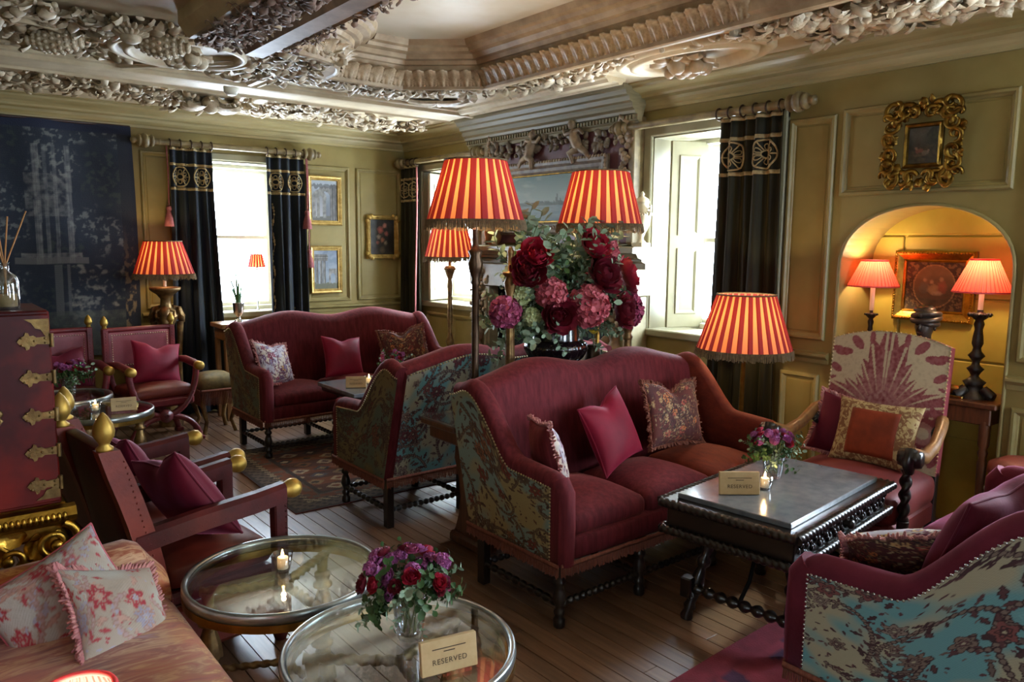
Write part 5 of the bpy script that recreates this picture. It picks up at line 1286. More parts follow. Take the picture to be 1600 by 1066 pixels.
def console():
    rt = thing('console_table', 'walnut console table with glass top behind the middle sofa', 'table', (2.84, 3.16, 0)); w, d, H = .80, .16, .72
    m = MB(); m.box((-w, -d, H-.012), (w, d, H), .003); m.build('glass_top', 'table_glass', rt)
    m = MB(); m.box((-w+.01, -d+.01, H-.045), (w-.01, d-.01, H-.013), .006); m.build('table_board', 'walnut', rt)
    m = MB(); m.box((-w+.05, -d+.03, H-.12), (w-.05, d-.03, H-.045), .01); m.build('apron', 'walnut', rt)
    for s in (-1, 1):
        m = MB(); pr = [(.13, 0), (.14, .05), (.12, .08), (.09, .16), (.075, .26), (.09, .36), (.13, .46), (.12, .54), (.10, .58), (.13, .61)]
        m.loft([[(s*.56-.03, -y, z) for y, z in pr]+[(s*.56-.03, y, z) for y, z in pr[::-1]], [(s*.56+.03, -y, z) for y, z in pr]+[(s*.56+.03, y, z) for y, z in pr[::-1]]], True, 0, False); m.build('trestle_leg', 'walnut', rt)
        m = MB(); m.box((s*.56-.055, -.155, 0), (s*.56+.055, .155, .06), .02); m.build('foot', 'walnut', rt)
    m = MB(); m.box((-.55, -.02, .22), (.55, .02, .32), .008); m.build('stretcher', 'walnut', rt)
console()
def glass_table(label, loc, rz, r=.32, H=.47):
    rt = thing('round_glass_table', label, 'table', loc, rz, 'round glass tables with rope legs')
    m = MB(); m.lathe([(0, H-.008), (r-.012, H-.008), (r-.012, H), (0, H)], 64, smooth=False, caps=False); m.build('glass_top', 'table_glass', rt)
    m = MB(); pr = [(r-.014, H-.010), (r-.008, H-.03), (r+.006, H-.03), (r+.009, H-.016), (r+.008, H), (r+.002, H+.006), (r-.008, H+.003), (r-.012, H-.004)]
    m.loft([[(a*cos(2*pi*j/72), a*sin(2*pi*j/72), z) for a, z in pr] for j in range(72)], False, 0, True, None, True, True); m.build('rim', 'pewter_rim', rt)
    m = MB(); m.loft([[(a*cos(2*pi*j/72), a*sin(2*pi*j/72), z) for a, z in ((r-.02, H-.055), (r+.008, H-.055), (r+.008, H-.03), (r-.02, H-.03))] for j in range(72)], False, 0, False, None, True, True); m.build('band', 'brass', rt)
    for i in range(3):
        a = 2*pi*i/3; c, s = cos(a), sin(a); e = r-.07
        m = MB(); rope(m, (.0, 0, H-.045), (e*c*1.1, e*s*1.1, H-.045), .015, 90); m.build('rope_spoke', 'antique_gold', rt)
        m = MB(); m.lathe([(.030, 0), (.024, .02), (.02, .14), (.026, .16), (.016, .18)], 20, T(e*c, e*s, 0), flute=(10, .08)); rope(m, (e*c, e*s, .17), (e*c, e*s, H-.16), .02, 80)
        m.lathe([(.022, 0), (.036, .008), (.036, .02), (.024, .03), (.03, .05), (.03, .06), (.018, .07)], 14, T(e*c, e*s, H-.17)); m.lathe([(.014, -.004), (.034, -.07), (.04, -.12), (.036, -.125), (0, -.12)], 22, T(e*c, e*s, H-.16), flute=(11, .10)); m.lathe([(.018, 0), (.022, .06)], 12, T(e*c, e*s, H-.11)); m.build('tassel_leg', 'antique_gold', rt)
    m = MB(); 
    for i in range(3):
        a = 2*pi*i/3; e = r-.07; b = a+2*pi/3; rope(m, (e*cos(a), e*sin(a), .14), (0, 0, .14), .012, 90)
    m.build('lower_spokes', 'antique_gold', rt)
    return rt
glass_table('round glass table with silvery rim holding a single candle', (.965, 2.45, 0), R(35))
glass_table('round glass table with silvery rim holding flowers and a reserved card', (1.03, 1.78, 0), R(20))
glass_table('round glass table before the curule chairs with candle and reserved card', (.98, 5.50, 0), R(10), .30, .49)
glass_table('round glass table farthest back, carrying a vase beside the curule chairs', (.88, 6.10, 0), R(50), .27, .50)
# ------------------------------------------------------------------ lamps
def shade_part(rt, z0, z1, r0, r1, n=26, mats=('shade_red', 'shade_light'), fr=.04, fmat='fringe_dark', pleat=.58):
    # box pleats overlap more towards the top, so the lit gaps narrow upwards
    m = MB()
    for k in range(n):
        a0 = 2*pi*k/n; st = 2*pi/n; vs = []; o = .008
        for z, r, p in ((z0, r0, pleat), (lerp(z0, z1, .5), lerp(r0, r1, .5), pleat+.06), (z1, r1, pleat+.16)):
            for a, q in ((0, .001), (.12, o), (p-.12, o), (p, .001), (1, .001)): vs.append(((r+q*r/r0)*cos(a0+a*st), (r+q*r/r0)*sin(a0+a*st), z))
        for b in (0, 5):
            m.add(vs, [(b+0, b+1, b+6, b+5), (b+1, b+2, b+7, b+6), (b+2, b+3, b+8, b+7)], 0, False); m.add(vs, [(b+3, b+4, b+9, b+8)], 1, False)
    s = m.build('lamp_shade', list(mats), rt)
    for z, r in ((z0, r0+.004), (z1, r1+.004)): m = MB(); m.tube([(r*cos(2*pi*j/40), r*sin(2*pi*j/40), z) for j in range(40)], .005, 6, False, 0, None, True); m.build('shade_rim', fmat if fr else 'shade_pink', s)
    m = MB()
    for i in range(3): a = 2*pi*i/3; m.tube([(0, 0, z1-.03), (r1*cos(a), r1*sin(a), z1-.004)], .002, 4)
    m.build('shade_spider', 'brass', s)
    if fr:
        q = random.Random(4); m = MB(); k = int(2*pi*r0/.006)
        for i in range(k):
            a = 2*pi*i/k; r = r0+.007; e = r+q.uniform(0, .012); zz = z0-fr+q.uniform(-.006, .008); d = .0028/r0
            m.add([(r*cos(a-d), r*sin(a-d), z0+.008), (r*cos(a+d), r*sin(a+d), z0+.008), (e*cos(a+d), e*sin(a+d), zz), (e*cos(a-d), e*sin(a-d), zz), ((r+.004)*cos(a), (r+.004)*sin(a), z0+.008), ((e+.003)*cos(a), (e+.003)*sin(a), zz)], [(0, 1, 2, 3), (1, 4, 5, 2), (4, 0, 3, 5)])
        stuff(m.build('shade_fringe', fmat, s))
    return s
LW = .35
def lamp_light(rt, z, watt, rad=.03, col=(1, .76, .44)):
    m = MB(); m.lathe([(.010, 0), (.012, .01), (.017, .03), (.018, .045), (.012, .062), (.002, .078)], 10, T(0, 0, z-.04)); m.build('bulb', 'bulb', rt)
    l = bpy.data.lights.new('lamp_glow', 'POINT'); l.energy = watt*LW; l.color = col; l.shadow_soft_size = rad
    o = bpy.data.objects.new('lamp_glow', l); COL.objects.link(o); o.parent = rt; o.location = (0, 0, z+.075)
def prof_stick(H, r=1.0, kind=0):
    if kind == 0:     # slender fluted shaft with vase knops
        p = [(.075, 0), (.08, .012), (.06, .03), (.05, .05), (.03, .07), (.034, .10), (.046, .13), (.03, .16), (.02, .18), (.026, .19), (.02, .21), (.019, .70), (.026, .72), (.02, .735), (.034, .78), (.042, .82), (.028, .86), (.04, .885), (.022, .90), (.016, .92), (.016, 1)]
    elif kind == 1:   # many knops, altar candlestick
        p = [(.085, 0), (.08, .03), (.05, .07), (.045, .14), (.06, .18), (.03, .22), (.02, .25), (.03, .29), (.045, .33), (.022, .37), (.018, .41), (.032, .45), (.044, .48), (.024, .53), (.02, .57), (.03, .62), (.026, .70), (.02, .78), (.028, .84), (.02, .88), (.05, .93), (.056, .95), (.05, .96), (.015, .965), (.015, 1)]
    else:
        p = [(.05, 0), (.05, .02), (.03, .04), (.012, .06), (.011, .95), (.02, .97), (.01, 1)]
    return [(a*r, z*H) for a, z in p]
def lamp(name, label, loc, H, z0, z1, r0, r1, watt, kind=0, mat='bronze', r=1.0, fr=.04, n=26, base=True, mats=('shade_red', 'shade_light'), pleat=.58, group=None):
    rt = thing(name, label, 'lamp', loc, 0, group)
    m = MB(); pf = prof_stick(H, r, kind); m.lathe(pf, 20, flute=None); m.build('stem', mat, rt)
    if kind == 1:
        m = MB()
        for i in range(3):
            a = 2*pi*i/3+.4; m.tube([(.05*cos(a)*r, .05*sin(a)*r, H*.10), (.09*cos(a)*r, .09*sin(a)*r, H*.04), (.11*cos(a)*r, .11*sin(a)*r, .012)], [.03*r, .034*r, .026*r], 8)
        m.build('base_claw', mat, rt); m = MB()
        for i in range(12): a = 2*pi*i/12; m.sphere((.052*cos(a)*r, .052*sin(a)*r, H*.945), .012*r, 6, 4)
        stuff(m.build('pan_beading', mat, rt))
    if kind == 0:
        m = MB()
        for i in range(10):
            a = 2*pi*i/10; l = LMB[i % 2]; m.add(l.v, l.f, 0, True, T(.028*cos(a)*r, .028*sin(a)*r, H*.77) @ Euler((pi/2, 0, a+pi/2), 'XYZ').to_matrix().to_4x4() @ Matrix.Scale(.06*r, 4))
        m.build('stem_leaves', mat, rt)
    m = MB(); m.lathe([(.013, 0), (.013, max(.02, z0+.05-H))], 12, T(0, 0, H)); m.build('candle_sleeve', 'sleeve', rt)
    shade_part(rt, z0, z1, r0, r1, n, mats, fr, pleat=pleat); lamp_light(rt, lerp(z0, z1, .30), watt); return rt
lamp('candlestick_lamp', 'tall dark candlestick lamp with large pleated red shade at the left end of the console', (2.29, 3.16, .72), .945, .985, 1.285, .240, .152, 12, 0, 'bronze', .95, n=24)
lamp('candlestick_lamp', 'tall lamp with pleated red shade behind the big flower arrangement', (3.17, 3.16, .72), .945, .985, 1.285, .235, .158, 12, 0, 'brass', .7, n=24)
lamp('torchere_lamp', 'gilt torchere lamp with pleated red shade in front of the corner window', (3.93, 5.82, 0), 1.44, 1.465, 1.745, .223, .15, 9, 1, 'antique_gold', .9, n=24)
lamp('floor_lamp', 'brass floor lamp with pleated pink-red shade beside the right window curtain', (3.90, 2.66, 0), .98, .985, 1.31, .270, .165, 12, 2, 'brass', 1.3, n=28, pleat=.5)
lamp('candle_lamp', 'small pleated red shade lamp on the left of the niche', (4.52, 2.215, .80), .42, .565, .715, .135, .068, 13, 1, 'pewter_dark', .62, 0, 40, mats=('shade_pink', 'shade_pink'))
lamp('candle_lamp', 'pewter candlestick lamp with small pleated red shade on the right of the niche', (4.46, 1.605, .80), .47, .565, .735, .135, .062, 13, 1, 'pewter_dark', .95, 0, 40, mats=('shade_pink', 'shade_pink'))
lamp('sill_lamp', 'tiny thin lamp with orange shade standing in the back window', (2.72, 7.36, .92), .42, .43, .55, .075, .05, 1.5, 2, 'silver', .5, .0, 16)
lamp('table_lamp', 'pink shaded lamp at the bottom left edge of the photo', (.175, 1.33, .0), .68, .68, .878, .13, .052, 7, 0, 'brass', .8, 0, 36, mats=('shade_pink', 'shade_pink'))
# torchere by the tapestry with a carved ram-head capital
tl = thing('torchere_lamp', 'carved ram-head torchere lamp with pleated red shade between tapestry and curtain', 'lamp', (1.77, 6.95, 0))
m = MB(); m.lathe([(.10, 0), (.10, .04), (.08, .07), (.06, .14), (.05, .3), (.07, .5), (.055, .75), (.05, .85), (.08, .92), (.10, .96), (.06, 1.0), (.045, 1.04), (.04, 1.10), (.07, 1.14), (.10, 1.16), (.125, 1.18), (.125, 1.20), (.03, 1.205)], 22); m.build('stem', 'antique_gold', tl)
for i in range(3):
    a = 2*pi*i/3-1.9; c, s = cos(a), sin(a); m = MB()
    m.tube([(.05*c, .05*s, 1.02), (.10*c, .10*s, 1.0), (.13*c, .13*s, .94), (.14*c, .14*s, .89)], [.03, .042, .036, .02], 10)
    for sg in (-1, 1): m.tube([(.09*c-sg*.03*s, .09*s+sg*.03*c, 1.02), (.08*c-sg*.07*s, .08*s+sg*.07*c, 1.0), (.10*c-sg*.07*s, .10*s+sg*.07*c, .95), (.12*c-sg*.05*s, .12*s+sg*.05*c, .95)], [.014, .014, .011, .006], 8)
    m.tube([(.12*c, .12*s, .90), (.10*c, .10*s, .6), (.09*c, .09*s, .35)], [.03, .022, .03], 8); m.build('ram_head', 'antique_gold', tl)
m = MB(); m.lathe([(.013, 0), (.013, .16)], 10, T(0, 0, 1.2)); m.build('candle_sleeve', 'sleeve', tl)
shade_part(tl, 1.31, 1.59, .235, .145, 24); lamp_light(tl, 1.40, 9)

# ------------------------------------------------------------------ console display: urn, bouquet, candlesticks
u = thing('black_urn', 'glossy black fluted urn holding the big flower arrangement', 'urn', (2.845, 3.16, .72))
m = MB(); m.lathe([(.075, 0), (.075, .03), (.05, .04), (.035, .07), (.03, .11), (.05, .13), (.035, .15), (.06, .18), (.11, .22)], 28); m.build('urn_foot', 'urn_black', u)
m = MB(); m.lathe([(.10, .21), (.15, .25), (.175, .30), (.17, .33), (.14, .35)], 72, flute=(24, .035)); m.build('urn_gadroon', 'urn_black', u)
m = MB(); m.lathe([(.14, .34), (.135, .36), (.13, .44), (.135, .47), (.16, .49), (.165, .50), (.15, .505), (.12, .47), (.02, .46)], 36); m.build('urn_bowl', 'urn_black', u)
def petal_mesh(w, l, cup):
    m = MB(); m.grid(lambda a, b: ((a-.5)*2*w*sin(pi*min(1, .12+.80*b))**.6, l*b*(1-.2*b*cup), cup*l*(b*b*.8)+.18*l*((a-.5)*2)**2*cup+.03*l*sin(a*14)*b), 4, 4); return m
def bloom_mesh(kind, seed):
    q = random.Random(seed); m = MB()
    if kind == 'peony':
        for ring, (n, tl, r, l) in enumerate(((6, 1.35, .004, .035), (8, 1.05, .012, .05), (9, .75, .018, .062), (10, .45, .022, .072), (10, .12, .024, .078))):
            for i in range(n):
                a = 2*pi*i/n+ring*.4+q.uniform(-.2, .2); p = petal_mesh(.032, l*q.uniform(.85, 1.1), .55)
                m.add(p.v, p.f, 0, True, Euler((0, 0, a)).to_matrix().to_4x4() @ Matrix.Translation((0, r, .01-ring*.004)) @ Euler((tl+q.uniform(-.15, .15), q.uniform(-.2, .2), 0)).to_matrix().to_4x4())
    else:             # hydrangea-like ball of small florets
        for i in range(70):
            t = math.acos(1-1.35*(i+.5)/70); a = i*2.39996; n = Vector((sin(t)*cos(a), sin(t)*sin(a), cos(t))); mx = n.to_track_quat('Z', 'Y').to_matrix().to_4x4(); mx.translation = n*.06+Vector((0, 0, -.01))
            for k in range(4):
                p = petal_mesh(.013, .026, .2); m.add(p.v, p.f, 0, True, mx @ Matrix.Translation((0, 0, q.uniform(-.01, .008))) @ Euler((.35, 0, k*pi/2+q.random())).to_matrix().to_4x4())
    return m
BL = {}
def bloom(kind, mat, par, loc, d, s):
    k = (kind, mat)
    if k not in BL:
        o = bloom_mesh(kind, len(BL)+3).build('bloom', mat, par); BL[k] = o.data
    else: o = link('bloom', BL[k], par)
    o.location = loc; o.rotation_euler = Vector(d).to_track_quat('Z', 'Y').to_euler(); o.scale = (s, s, s); return o
def sprig_mesh(seed, n=16, L=.24, lr=.018, mat='leaf_green'):
    q = random.Random(seed); m = MB(); pts = [(.03*sin(i*.5+seed), .02*cos(i*.4), L*i/10) for i in range(11)]; m.tube(pts, [.003-.0002*i for i in range(11)], 5, mat=1)
    for i in range(n):
        t = (i+1)/n*10; k = min(9, int(t)); p = Vector(pts[k]).lerp(Vector(pts[k+1]), t-k); a = i*2.4; s = lr*q.uniform(.7, 1.3)
        mx = Matrix.Translation(p) @ Euler((q.uniform(-.3, .3), 0, a)).to_matrix().to_4x4() @ Euler((q.uniform(.2, .9), q.uniform(-.6, .6), 0)).to_matrix().to_4x4()
        m.add([(0, 0, 0), (-.7*s, .8*s, .1*s), (-.6*s, 1.7*s, 0), (0, 2.2*s, -.1*s), (.6*s, 1.7*s, 0), (.7*s, .8*s, .1*s), (0, 1.1*s, -.12*s)], [(0, 6, 1), (1, 6, 2), (2, 6, 3), (3, 6, 4), (4, 6, 5), (5, 6, 0)], 0, True, mx)
    return m
fa = thing('flower_arrangement', 'large arrangement of red peonies, pink hydrangeas and eucalyptus in the black urn', 'flowers', (2.845, 3.16, 1.205))
SPR = [sprig_mesh(i, 16+2*i, .24+.03*i).build('eucalyptus_sprig', ['leaf_green', 'stem'], fa) for i in range(3)]+[sprig_mesh(9, 14, .2, .02).build('leaf_sprig', ['leaf_dark', 'stem'], fa)]
q = random.Random(21)
for i in range(190):
    d = Vector((q.gauss(0, 1), q.gauss(0, .55)-.1, q.uniform(-.45, 1.25))); 
    if d.length < .1: continue
    d.normalize(); k = (0, 1, 2, 3)[i % 4]
    src = SPR[k]; o = src if i < 4 else link(src.name.split('.')[0], src.data, fa)
    o.location = (d.x*.17+q.uniform(-.03, .03), d.y*.09, .02+max(-.06, d.z*.16)); o.rotation_euler = d.to_track_quat('Z', 'Y').to_euler(); s = q.uniform(.7, 1.15)*(1.45 if d.z > .7 else .95); o.scale = (s, s, s)
for (px, pz, py, kind, mat, s) in ((2.775, 1.60, -.14, 'peony', 'petal_red', 1.0), (2.93, 1.585, -.10, 'hyd', 'petal_rose', .85), (2.79, 1.45, -.19, 'peony', 'petal_dark', 1.1), (3.10, 1.44, -.08, 'peony', 'petal_red', .95), (2.70, 1.295, -.22, 'hyd', 'petal_rose', 1.15), (3.10, 1.25, -.12, 'hyd', 'petal_mauve', 1.05), (2.48, 1.37, -.16, 'hyd', 'petal_rose', .85), (2.42, 1.55, -.10, 'peony', 'petal_red', .9), (2.37, 1.47, -.10, 'peony', 'petal_dark', .9), (2.27, 1.27, -.04, 'hyd', 'petal_mauve', .85), (2.94, 1.255, -.20, 'peony', 'petal_dark', .95), (2.50, 1.25, -.18, 'peony', 'petal_dark', .9), (3.18, 1.36, .0, 'peony', 'petal_dark', .8), (2.36, 1.36, -.06, 'hyd', 'petal_cream', .6), (2.40, 1.245, -.10, 'hyd', 'petal_cream', .5), (2.62, 1.42, .12, 'peony', 'petal_red', .9), (2.95, 1.40, .14, 'hyd', 'petal_rose', .9), (2.6, 1.28, .16, 'peony', 'petal_dark', .9)):
    v = Vector((px-2.70, py-.045, pz-1.24)); bloom(kind, mat, fa, v+Vector((0, 0, .012)), Vector((v.x*1.0, v.y*2-.12, v.z*.9+.05)), s*1.3)
for lb, x, y, H, r, mat in (('fluted gilt candlestick standing left of the black urn', 2.45, 3.075, .86, .75, 'antique_gold'), ('fluted gilt candlestick right of the flower arrangement', 3.385, 3.12, .50, .85, 'antique_gold')):
    c = thing('candlestick', lb, 'candlestick', (x, y, .72)); m = MB()
    m.lathe([(a*r, z*H) for a, z in ((.08, 0), (.08, .03), (.05, .06), (.04, .08), (.032, .10))], 20); m.build('base', mat, c)
    m = MB(); m.lathe([(.032*r, .10*H), (.026*r, .62*H)], 24, flute=(8, .14)); m.build('shaft', mat, c)
    m = MB(); m.lathe([(a*r, z*H) for a, z in ((.03, .62), (.04, .66), (.026, .70), (.04, .76), (.045, .79), (.03, .82), (.05, .835), (.06, .84), (.06, .85), (.02, .855), (.02, .96), (.024, .97), (.01, 1))], 20); m.build('drip_pan', mat, c)
c = thing('brass_lantern', 'small brass vessel with a yellow bloom right of the urn', 'vessel', (3.06, 3.08, .72)); m = MB(); m.lathe([(.05, 0), (.05, .02), (.03, .04), (.05, .12), (.06, .2), (.04, .26), (.045, .3), (.03, .31)], 18); m.build('vessel_body', 'bronze', c)
m = MB()
for i in range(8): p = petal_mesh(.012, .04, .4); m.add(p.v, p.f, 0, True, T(0, 0, .37) @ Euler((.3, 0, i*pi/4)).to_matrix().to_4x4())
m.build('yellow_bloom', 'petal_yellow', c); m = MB(); m.tube([(0, 0, .3), (0, 0, .37)], .003, 5); m.build('stem', 'stem', c)

# ------------------------------------------------------------------ table settings
def vase_of_flowers(label, loc, s=1.0, H=.13, n=30, seed=0, r=.045):
    v = thing('glass_vase', label+', cut glass vase', 'vase', loc); m = MB(); m.lathe([(r*.7, 0), (r*.75, .004), (r*.9, H*.4), (r*1.05, H*.97), (r*1.08, H), (r*1.0, H), (r*.85, H*.4), (r*.6, .012), (0, .012)], 36, flute=(12, .06)); m.build('vase_body', 'vase_glass', v)
    m = MB(); q = random.Random(seed)
    b = thing('posy', label+', small posy of magenta blooms', 'flowers', (loc[0], loc[1], loc[2]+.02))
    for i in range(9): a = q.uniform(0, 6.28); m.tube([(.4*r*cos(a), .4*r*sin(a), 0), (.02*cos(a+1), .02*sin(a+1), H*.6), (.05*cos(a), .05*sin(a), H+.05)], .0025, 5)
    m.build('stems', 'stem', b)
    for i in range(44):
        d = Vector((q.gauss(0, 1), q.gauss(0, 1), q.uniform(-.45, 1.0))).normalized(); src = SPR[3] if i % 5 else SPR[0]
        o = link('leaf_sprig', src.data, b, (d.x*.03, d.y*.03, H+.0+d.z*.02), d.to_track_quat('Z', 'Y').to_euler(), q.uniform(.42, .72)*s)
    for i in range(n):
        d = Vector((q.gauss(0, 1), q.gauss(0, 1), q.uniform(-.1, 1.2))).normalized(); R_ = q.uniform(.075, .125)*s
        bloom('peony' if i % 3 else 'hyd', ('petal_violet', 'petal_mauve', 'petal_dark', 'petal_violet', 'petal_violet', 'petal_red')[i % 6], b, (d.x*R_*1.05, d.y*R_*1.05, H+.03+d.z*R_*.8), d+Vector((0, 0, .3)), q.uniform(.20, .34)*s)
def votive(label, loc):
    c = thing('votive_candle', label, 'candle', loc); m = MB(); m.lathe([(.024, 0), (.026, .003), (.036, .06), (.033, .06), (.024, .006), (0, .006)], 24, flute=(6, .03)); m.build('glass_cup', 'vase_glass', c)
    m = MB(); m.lathe([(.0185, .007), (.0185, .045), (.015, .047), (0, .044)], 16); m.build('wax', 'candle_wax', c)
    m = MB(); m.lathe([(.001, .046), (.004, .05), (.005, .056), (.003, .066), (.0005, .075)], 8); m.build('flame', 'flame', c)
    l = bpy.data.lights.new('candle_glow', 'POINT'); l.energy = .25; l.color = (1, .62, .3); l.shadow_soft_size = .008; o = bpy.data.objects.new('candle_glow', l); COL.objects.link(o); o.parent = c; o.location = (0, 0, .085)
def text_mesh(body, size):
    cu = bpy.data.curves.new('text', 'FONT'); cu.body = body; cu.size = size; cu.align_x = 'CENTER'; cu.align_y = 'CENTER'; cu.extrude = .0003; cu.space_character = 1.12
    o = bpy.data.objects.new('text', cu); COL.objects.link(o); dg = bpy.context.evaluated_depsgraph_get(); me = bpy.data.meshes.new_from_object(o.evaluated_get(dg)); bpy.data.objects.remove(o); me.materials.clear(); me.materials.append(MAT('ink')); return me
TXT = text_mesh('RESERVED', .019)
def sign(label, loc, rz, s=1.0):
    c = thing('reserved_card', label, 'card', loc, rz); c.scale = (s, s, s); mx = T(0, 0, 0, -.16)
    m = MB(); m.box((-.075, -.008, .0), (.075, .008, .085), .0015, 0, mx); m.build('card_block', 'card', c)
    o = link('lettering', TXT, c); o.matrix_local = mx @ T(0, -.0085, .030, pi/2)
    m = MB(); q = random.Random(1)
    for z, w in ((.062, .09), (.054, .03)): m.box((-w/2, -.0088, z-.0012), (w/2, -.0078, z+.0012), 0, 0, mx)
    m.build('printed_line', 'ink', c)
sign('reserved card standing on the nearest round glass table', (1.06, 1.575, .48), R(-12), 1.05)
sign('reserved card on the low carved stone-topped table', (2.64, 1.79, .581), R(-38), 1.1); sign('reserved card on the small table between the far sofas', (2.48, 4.86, .571), R(-30), .95); sign('reserved card on the round glass table by the curule chairs', (1.08, 5.36, .501), R(-10), 1.0)
votive('lit votive candle on the bare round glass table', (.965, 2.46, .472)); votive('lit votive candle on the low carved table', (2.79, 1.77, .581)); votive('lit votive candle on the small table between the far sofas', (2.62, 4.93, .571)); votive('lit votive candle on the round glass table by the curule chairs', (.94, 5.50, .492))
vase_of_flowers('on the nearest round glass table', (1.075, 1.80, .472), 1.0, .13, 34, 1); vase_of_flowers('on the low carved table', (2.96, 1.84, .581), .82, .10, 26, 2); vase_of_flowers('on the farthest round glass table', (.88, 6.06, .502), .95, .13, 30, 3); vase_of_flowers('on the table between the far sofas', (2.85, 5.0, .571), .8, .10, 26, 4)
SPR_HIDE = None

# ------------------------------------------------------------------ red lacquer cabinet on gilded stand
CY = 2.88; CXR = .375
cb = thing('lacquer_cabinet', 'dark red lacquer cabinet with pierced brass hinges on a carved gilt stand', 'cabinet', (0, CY, 0))
m = MB(); m.box((-.85, 0, .72), (CXR, .36, 1.37), .006); m.build('cabinet_body', 'lacquer_red', cb)
m = MB(); m.box((-.23, -.022, .735), (CXR-.004, -.001, 1.36), .004); dr = m.build('cabinet_door', 'lacquer_red', cb)
def hinge(z):
    m = MB(); y = -.0245; out = [(.0, .017), (-.045, .013), (-.055, .022), (-.068, .020), (-.072, .032), (-.082, .036), (-.086, .022), (-.098, .018), (-.112, 0)]
    out = [(a*.82, b*.8) for a, b in out]; pts = [(CXR-.006+a, z+b) for a, b in out]+[(CXR-.006+a, z-b) for a, b in out[::-1][1:]]
    m.loft([[(x, y+o, w) for x, w in pts] for o in (.0, -.004)], True, 0, False); m.tube([(CXR-.002, y-.002, z-.022), (CXR-.002, y-.002, z+.022)], .007, 8)
    for a, b in ((-.02, .007), (-.02, -.007), (-.05, 0), (-.085, .012), (-.085, -.012)): m.sphere((CXR+a, y-.004, z+b), .004, 6, 4)
    m.build('hinge', 'aged_brass', cb)
for z in (1.275, 1.155, 1.03, .91, .80): hinge(z)
for z, s in ((1.345, -1), (.75, 1)):
    m = MB(); pts = [(CXR-.006, z), (CXR-.075, z), (CXR-.055, z+s*.012), (CXR-.045, z+s*.03), (CXR-.03, z+s*.034), (CXR-.022, z+s*.05), (CXR-.006, z+s*.075)]; m.loft([[(x, -.0225+o, w) for x, w in pts] for o in (0, -.004)], True, 0, False); m.build('corner_mount', 'aged_brass', cb)
m = MB(); m.sphere((.20, -.03, 1.05), (.028, .006, .018), 10, 6); m.tube([(.20, -.035, 1.05), (.22, -.045, 1.03), (.205, -.04, 1.01)], .006, 6); m.build('door_handle', 'aged_brass', cb)
m = MB(); q = random.Random(9)
m = MB(); GP = [(0, .70), (.0, .66), (-.015, .655), (-.035, .67), (-.045, .69), (-.03, .715), (0, .72)]
m.loft([[(x, -.01+o, z) for o, z in GP] for x in (-.9, CXR+.035)], True, 0, False); sd = m.build('stand_top_moulding', 'gilt_bright', cb)
m = MB()
for i in range(60): m.sphere((-.6+i*.0165, -.052, .69), (.008, .008, .016), 6, 4)
m.build('stand_beading', 'gilt_bright', cb)
m = MB(); m.box((-.9, 0, .60), (CXR+.02, .36, .72), .01); m.build('stand_frame', 'gilt_bright', cb)
m = MB()
for i in range(3):
    for (cx, cz, r0, a0, tu, d) in ((CXR-.03, .60, .075, 1.2, 1.4, -1), (CXR-.16, .57, .06, 2.6, 1.2, 1), (CXR-.28, .60, .07, .4, 1.2, -1)):
        pts = []; rr = []
        for k in range(26):
            t = k/25; a = a0+d*tu*2*pi*t; r_ = r0*(1-.85*t); pts.append((cx+r_*cos(a), -.035-.015*i, cz+r_*sin(a)*.9)); rr.append(.014-.006*t)
        if i == 0: m.tube(pts, rr, 7); m.sphere(pts[-1], .02, 8, 5)
for i in range(40):
    l = LMB[i % 8]; m.add(l.v, l.f, 0, True, T(q.uniform(-.3, CXR), -.03, q.uniform(.50, .64), pi/2, q.uniform(0, 6.28), 0, q.uniform(.07, .12)))
m.build('stand_carving', 'gilt_bright', cb)
for x in (CXR-.03, -.80):
    for y in (.03, .32): m = MB(); m.tube([(x, y, .62), (x+.03, y-.03, .50), (x-.03, y, .25), (x+.01, y-.02, .04), (x+.02, y-.03, .0)], [.05, .055, .035, .03, .035], 10); m.build('stand_leg', 'gilt_bright', cb)
# reed diffuser and ornaments on the cabinet
rd = thing('reed_diffuser', 'clear glass diffuser bottle with brown reeds on the lacquer cabinet', 'bottle', (.272, CY+.10, 1.37)); m = MB(); m.lathe([(.034, 0), (.036, .01), (.036, .09), (.03, .11), (.012, .125), (.012, .15), (.014, .152), (.010, .152), (.010, .125), (.026, .108), (.032, .09), (.032, .008), (0, .008)], 24); m.build('bottle_glass', 'vase_glass', rd)
m = MB(); m.lathe([(.030, .01), (.030, .05), (0, .05)], 20); m.build('diffuser_oil', 'card', rd)
for i, (a, b, L) in enumerate(((.10, 0, .17), (-.02, .02, .15), (-.06, -.02, .16), (.02, -.05, .15), (-.04, .05, .14))): m = MB(); m.tube([(-a*.08, -b*.08, .02), (a*.05, b*.05, .15), (a*.7, b*.7, .15+L)], .0025, 5); m.build('reed', 'reed', rd)
jb = thing('glass_jar', 'glass jar with pale rim at the left picture edge on the cabinet', 'jar', (.195, CY+.12, 1.37)); m = MB(); m.lathe([(.03, 0), (.034, .01), (.034, .2), (.02, .24), (.018, .26), (.013, .26), (.016, .23), (.03, .19), (.03, .01), (0, .01)], 24); m.build('jar_glass', 'vase_glass', jb)

